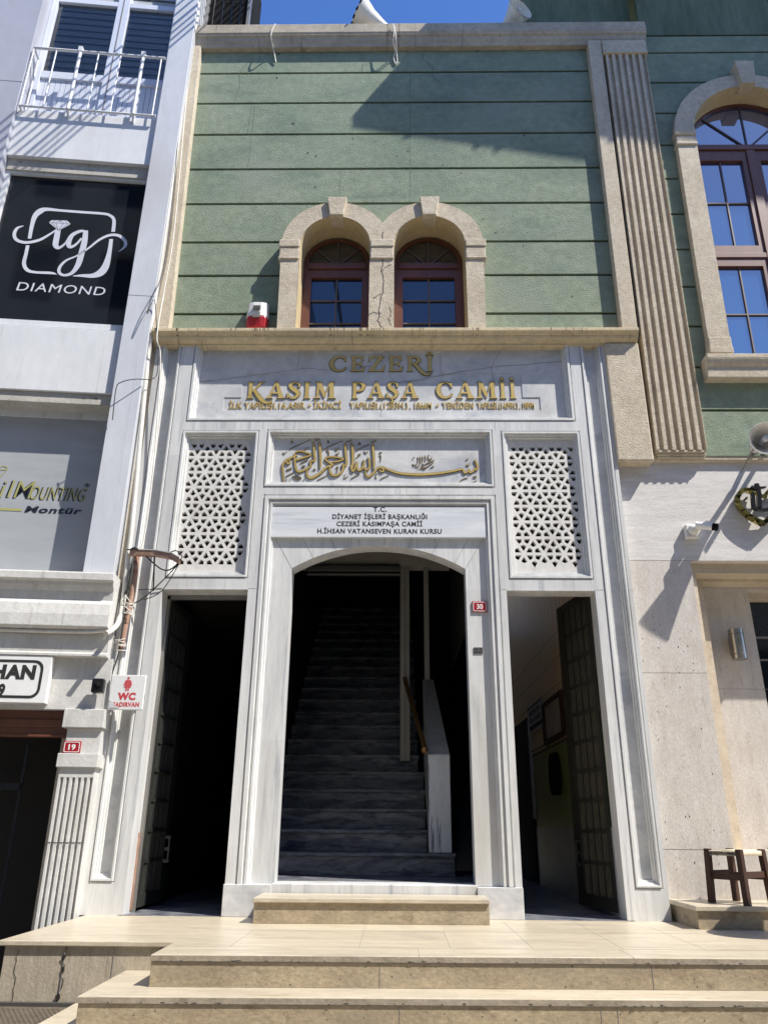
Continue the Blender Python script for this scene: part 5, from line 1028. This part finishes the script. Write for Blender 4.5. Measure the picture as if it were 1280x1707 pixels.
mb = MB(); mb.add([(-60, -80, -.87), (60, -80, -.87), (60, 40, -.87), (-60, 40, -.87)], [(0, 1, 2, 3)]); mb.build('street', 'street', kind='structure')
# ------------------------------------------------------------------ stool, table, things in the right passage
so_ = thing('stool', 'low dark wooden stool with woven rush seat on the stone ledge', 'stool', (2.37, -.2, .14))
sc = Vector((2.385, -.225, .14)); ca, sa = math.cos(R(33)), math.sin(R(33))
def SF(p): return Vector((sc.x + p[0] * ca - p[1] * sa, sc.y + p[0] * sa + p[1] * ca, sc.z + p[2]))
h = .125
for sx in (-1, 1):
    for sy in (-1, 1):
        mb = MB(SF); mb.loop_prism([(sx * h - .02 + sx * .012, sy * h - .02 + sy * .012, 0), (sx * h + .02 + sx * .012, sy * h - .02 + sy * .012, 0), (sx * h + .02 + sx * .012, sy * h + .02 + sy * .012, 0), (sx * h - .02 + sx * .012, sy * h + .02 + sy * .012, 0)], [(sx * h - .02, sy * h - .02, .345), (sx * h + .02, sy * h - .02, .345), (sx * h + .02, sy * h + .02, .345), (sx * h - .02, sy * h + .02, .345)])
        mb.build('leg', 'stool_wood', so_, bevel=.003)
for k in range(4):
    a = (-h, h)[k % 2]; z = .165 if k < 2 else .15
    mb = MB(SF)
    if k < 2: mb.box(-h + .02, h - .02, a - .012, a + .012, z, z + .04)
    else: mb.box(a - .012, a + .012, -h + .02, h - .02, z, z + .04)
    mb.build('stretcher', 'stool_wood', so_, bevel=.002)
mb = MB(SF)
for i in range(24):
    t = -h + .02 + (2 * h - .04) * (i + .5) / 24; mb.tube([(t, -h - .012, .305), (t, -h - .014, .33), (t, 0, .338), (t, h + .014, .33), (t, h + .012, .305)], .0056, 6)
    mb.tube([(-h - .012, t, .303), (-h - .014, t, .328), (0, t, .334), (h + .014, t, .328), (h + .012, t, .303)], .0056, 6)
mb.build('seat', 'rush', so_)
tb = thing('bar_table', 'tall round table standing just outside the right edge, seen by its shadow', 'table', (2.88, -1.0, 0))
mb = MB(); mb.lathe((2.88, -1.0, .98), (0, 0, 1), [(0, 0), (0, .25), (.005, .26), (.028, .26), (.032, .25), (.032, 0)], 32); mb.build('table_top', 'stool_wood', tb)
mb = MB(); mb.tube([(2.88, -1.0, .02), (2.88, -1.0, .98)], .025, 10); mb.lathe((2.88, -1.0, 0.0), (0, 0, 1), [(0, .18), (.015, .18), (.03, .03)], 24); mb.build('leg', 'black', tb)
def on_wall(lst): return [atx(u, v, RW - .012) for u, v in lst]
ns = thing('notice', 'small white notice with black lettering on the tiled wall of the right passage', 'notice', (RW, 3.3, 1.6))
WM = lambda p: Vector((RW - .012 - p[1], p[0], p[2]))                # p: (distance into passage, off the wall, height)
mb = MB(WM); mb.box(2.72, 3.75, 0, .006, 1.66, 1.99); mb.build('sheet', 'paper', ns)
mb = MB(WM)
fl = lambda x, z: (6.47 - x, z)
text(mb, 'ERKEKLER', 2.85, 3.62, 1.865, .06, -.0062, -.001, .05, fn=fl); text(mb, 'WC-LAVABO', 2.80, 3.66, 1.775, .06, -.0062, -.001, .05, fn=fl)
mb2 = MB(WM); mb2.v = [(a, .0075, c) for a, b, c in mb.v]; mb2.f = mb.f; mb2.sm = mb.sm
mb2.box(2.75, 3.72, .006, .0075, 1.695, 1.75); mb2.box(2.75, 3.72, .006, .0075, 1.955, 1.975); mb2.build('lettering', 'ink', ns)
pf = thing('picture_frame', 'dark framed picture on the tiled wall of the right passage', 'picture', (RW, 2.1, 1.6))
mb = MB(WM); mb.plate(rect(1.55, 2.62, 1.44, 1.88), [rect(1.64, 2.53, 1.49, 1.84)], .03, .0); mb.build('frame', 'stool_wood', pf)
mb = MB(WM); mb.box(1.64, 2.53, 0, .01, 1.49, 1.84); mb.build('picture', 'soffit', pf)
ov = thing('wall_recess_plaque', 'dark oblong plaque with rounded ends on the green tiles of the right passage', 'plaque', (RW, 2.1, 1.0))
mb = MB(WM); mb.prism_xz(rrect(1.95, 2.45, .92, 1.33, .15, 6), 0, .03); mb.build('plaque', 'black', ov)

# ------------------------------------------------------------------ the other side of the narrow street, behind the viewer (seen only in the window glass)
def opposite(x0, x1, top, m, label):
    t = thing('street_house', label, 'house', ((x0 + x1) / 2, -9.0, -.87), 'houses across the street')
    n = int((x1 - x0) / 1.8); step = (x1 - x0) / n; holes = []; zz = 2.6
    while zz + 1.7 < top: holes += [rect(x0 + step * (i + .25), x0 + step * (i + .75), zz, zz + 1.6) for i in range(n)]; zz += 3.0
    mb = MB(); mb.plate(rect(x0, x1, -.87, top), holes, -9.0, -9.3); mb.box(x0, x1, -9.05, -8.75, top - .02, top + .25); mb.build('wall', m, t)
    mb = MB(); mb.add([(x0, -9.2, -.8), (x1, -9.2, -.8), (x1, -9.2, top), (x0, -9.2, top)], [(0, 1, 2, 3)]); mb.build('window', 'glass_dark', t)
opposite(-26, -3.9, 16.5, 'opp_a', 'grey house across the street, leftmost behind the viewer'); opposite(-3.8, 1.2, 10.6, 'opp_b', 'tan house across the street facing the mosque doorway'); opposite(1.3, 24, 10.0, 'opp_a', 'lower grey house across the street facing the corner building')

# ------------------------------------------------------------------ every separate piece an object of its own
PATTERN = {'joint', 'crack', 'chip', 'drip_stain', 'rim_mark', 'numeral', 'dirt_line', 'border_motif', 'tile_joint', 'pit_chip', 'stone_joint', 'engraving', 'gem_facets', 'reeded_glass', 'render_seam',
           'course_groove', 'green_wall', 'blind', 'grille', 'rib', 'binding_wire', 'loose_wire', 'calligraphy', 'stroke_face', 'floor_grate', 'emblem', 'broken_hole', 'weathered_upper_wall', 'seat', 'window', 'moulding'}
def pieces(o, gap=.004):
    me = o.data; n = len(me.vertices); par = list(range(n))
    def find(i):
        while par[i] != i: par[i] = par[par[i]]; i = par[i]
        return i
    for p in me.polygons:
        a = find(p.vertices[0])
        for v in p.vertices[1:]: par[find(v)] = a
    g = {}
    for i in range(n): g.setdefault(find(i), []).append(i)
    cl = []
    for k, vs in g.items():
        cs = [me.vertices[i].co for i in vs]; lo = [min(c[j] for c in cs) - gap for j in range(3)]; hi = [max(c[j] for c in cs) + gap for j in range(3)]
        cl.append([lo, hi, set(vs)])
    ch = True
    while ch:
        ch = False
        for i in range(len(cl)):
            for j in range(len(cl) - 1, i, -1):
                if all(cl[i][0][q] <= cl[j][1][q] and cl[j][0][q] <= cl[i][1][q] for q in range(3)):
                    cl[i] = [[min(a, b) for a, b in zip(cl[i][0], cl[j][0])], [max(a, b) for a, b in zip(cl[i][1], cl[j][1])], cl[i][2] | cl[j][2]]; del cl[j]; ch = True
    return [c[2] for c in cl]
for o in list(COL.objects):
    base = o.name.split('.')[0]
    if o.type != 'MESH' or base in PATTERN or not o.parent or len(o.data.polygons) > 6000: continue
    cl = pieces(o, .011 if 'letter' in base else .004)
    if not 2 <= len(cl) <= 40: continue
    old = o.data
    for k, vs in enumerate(cl):
        idx = {v: i for i, v in enumerate(sorted(vs))}
        pl_ = [p for p in old.polygons if p.vertices[0] in idx]
        me = bpy.data.meshes.new(base); me.from_pydata([tuple(old.vertices[v].co) for v in sorted(vs)], [], [[idx[v] for v in p.vertices] for p in pl_])
        me.polygons.foreach_set('use_smooth', [p.use_smooth for p in pl_]); me.materials.append(old.materials[0]); me.update()
        if k == 0: o.data = me
        else:
            c = o.copy(); c.data = me; COL.objects.link(c); c.parent = o.parent
    bpy.data.meshes.remove(old)
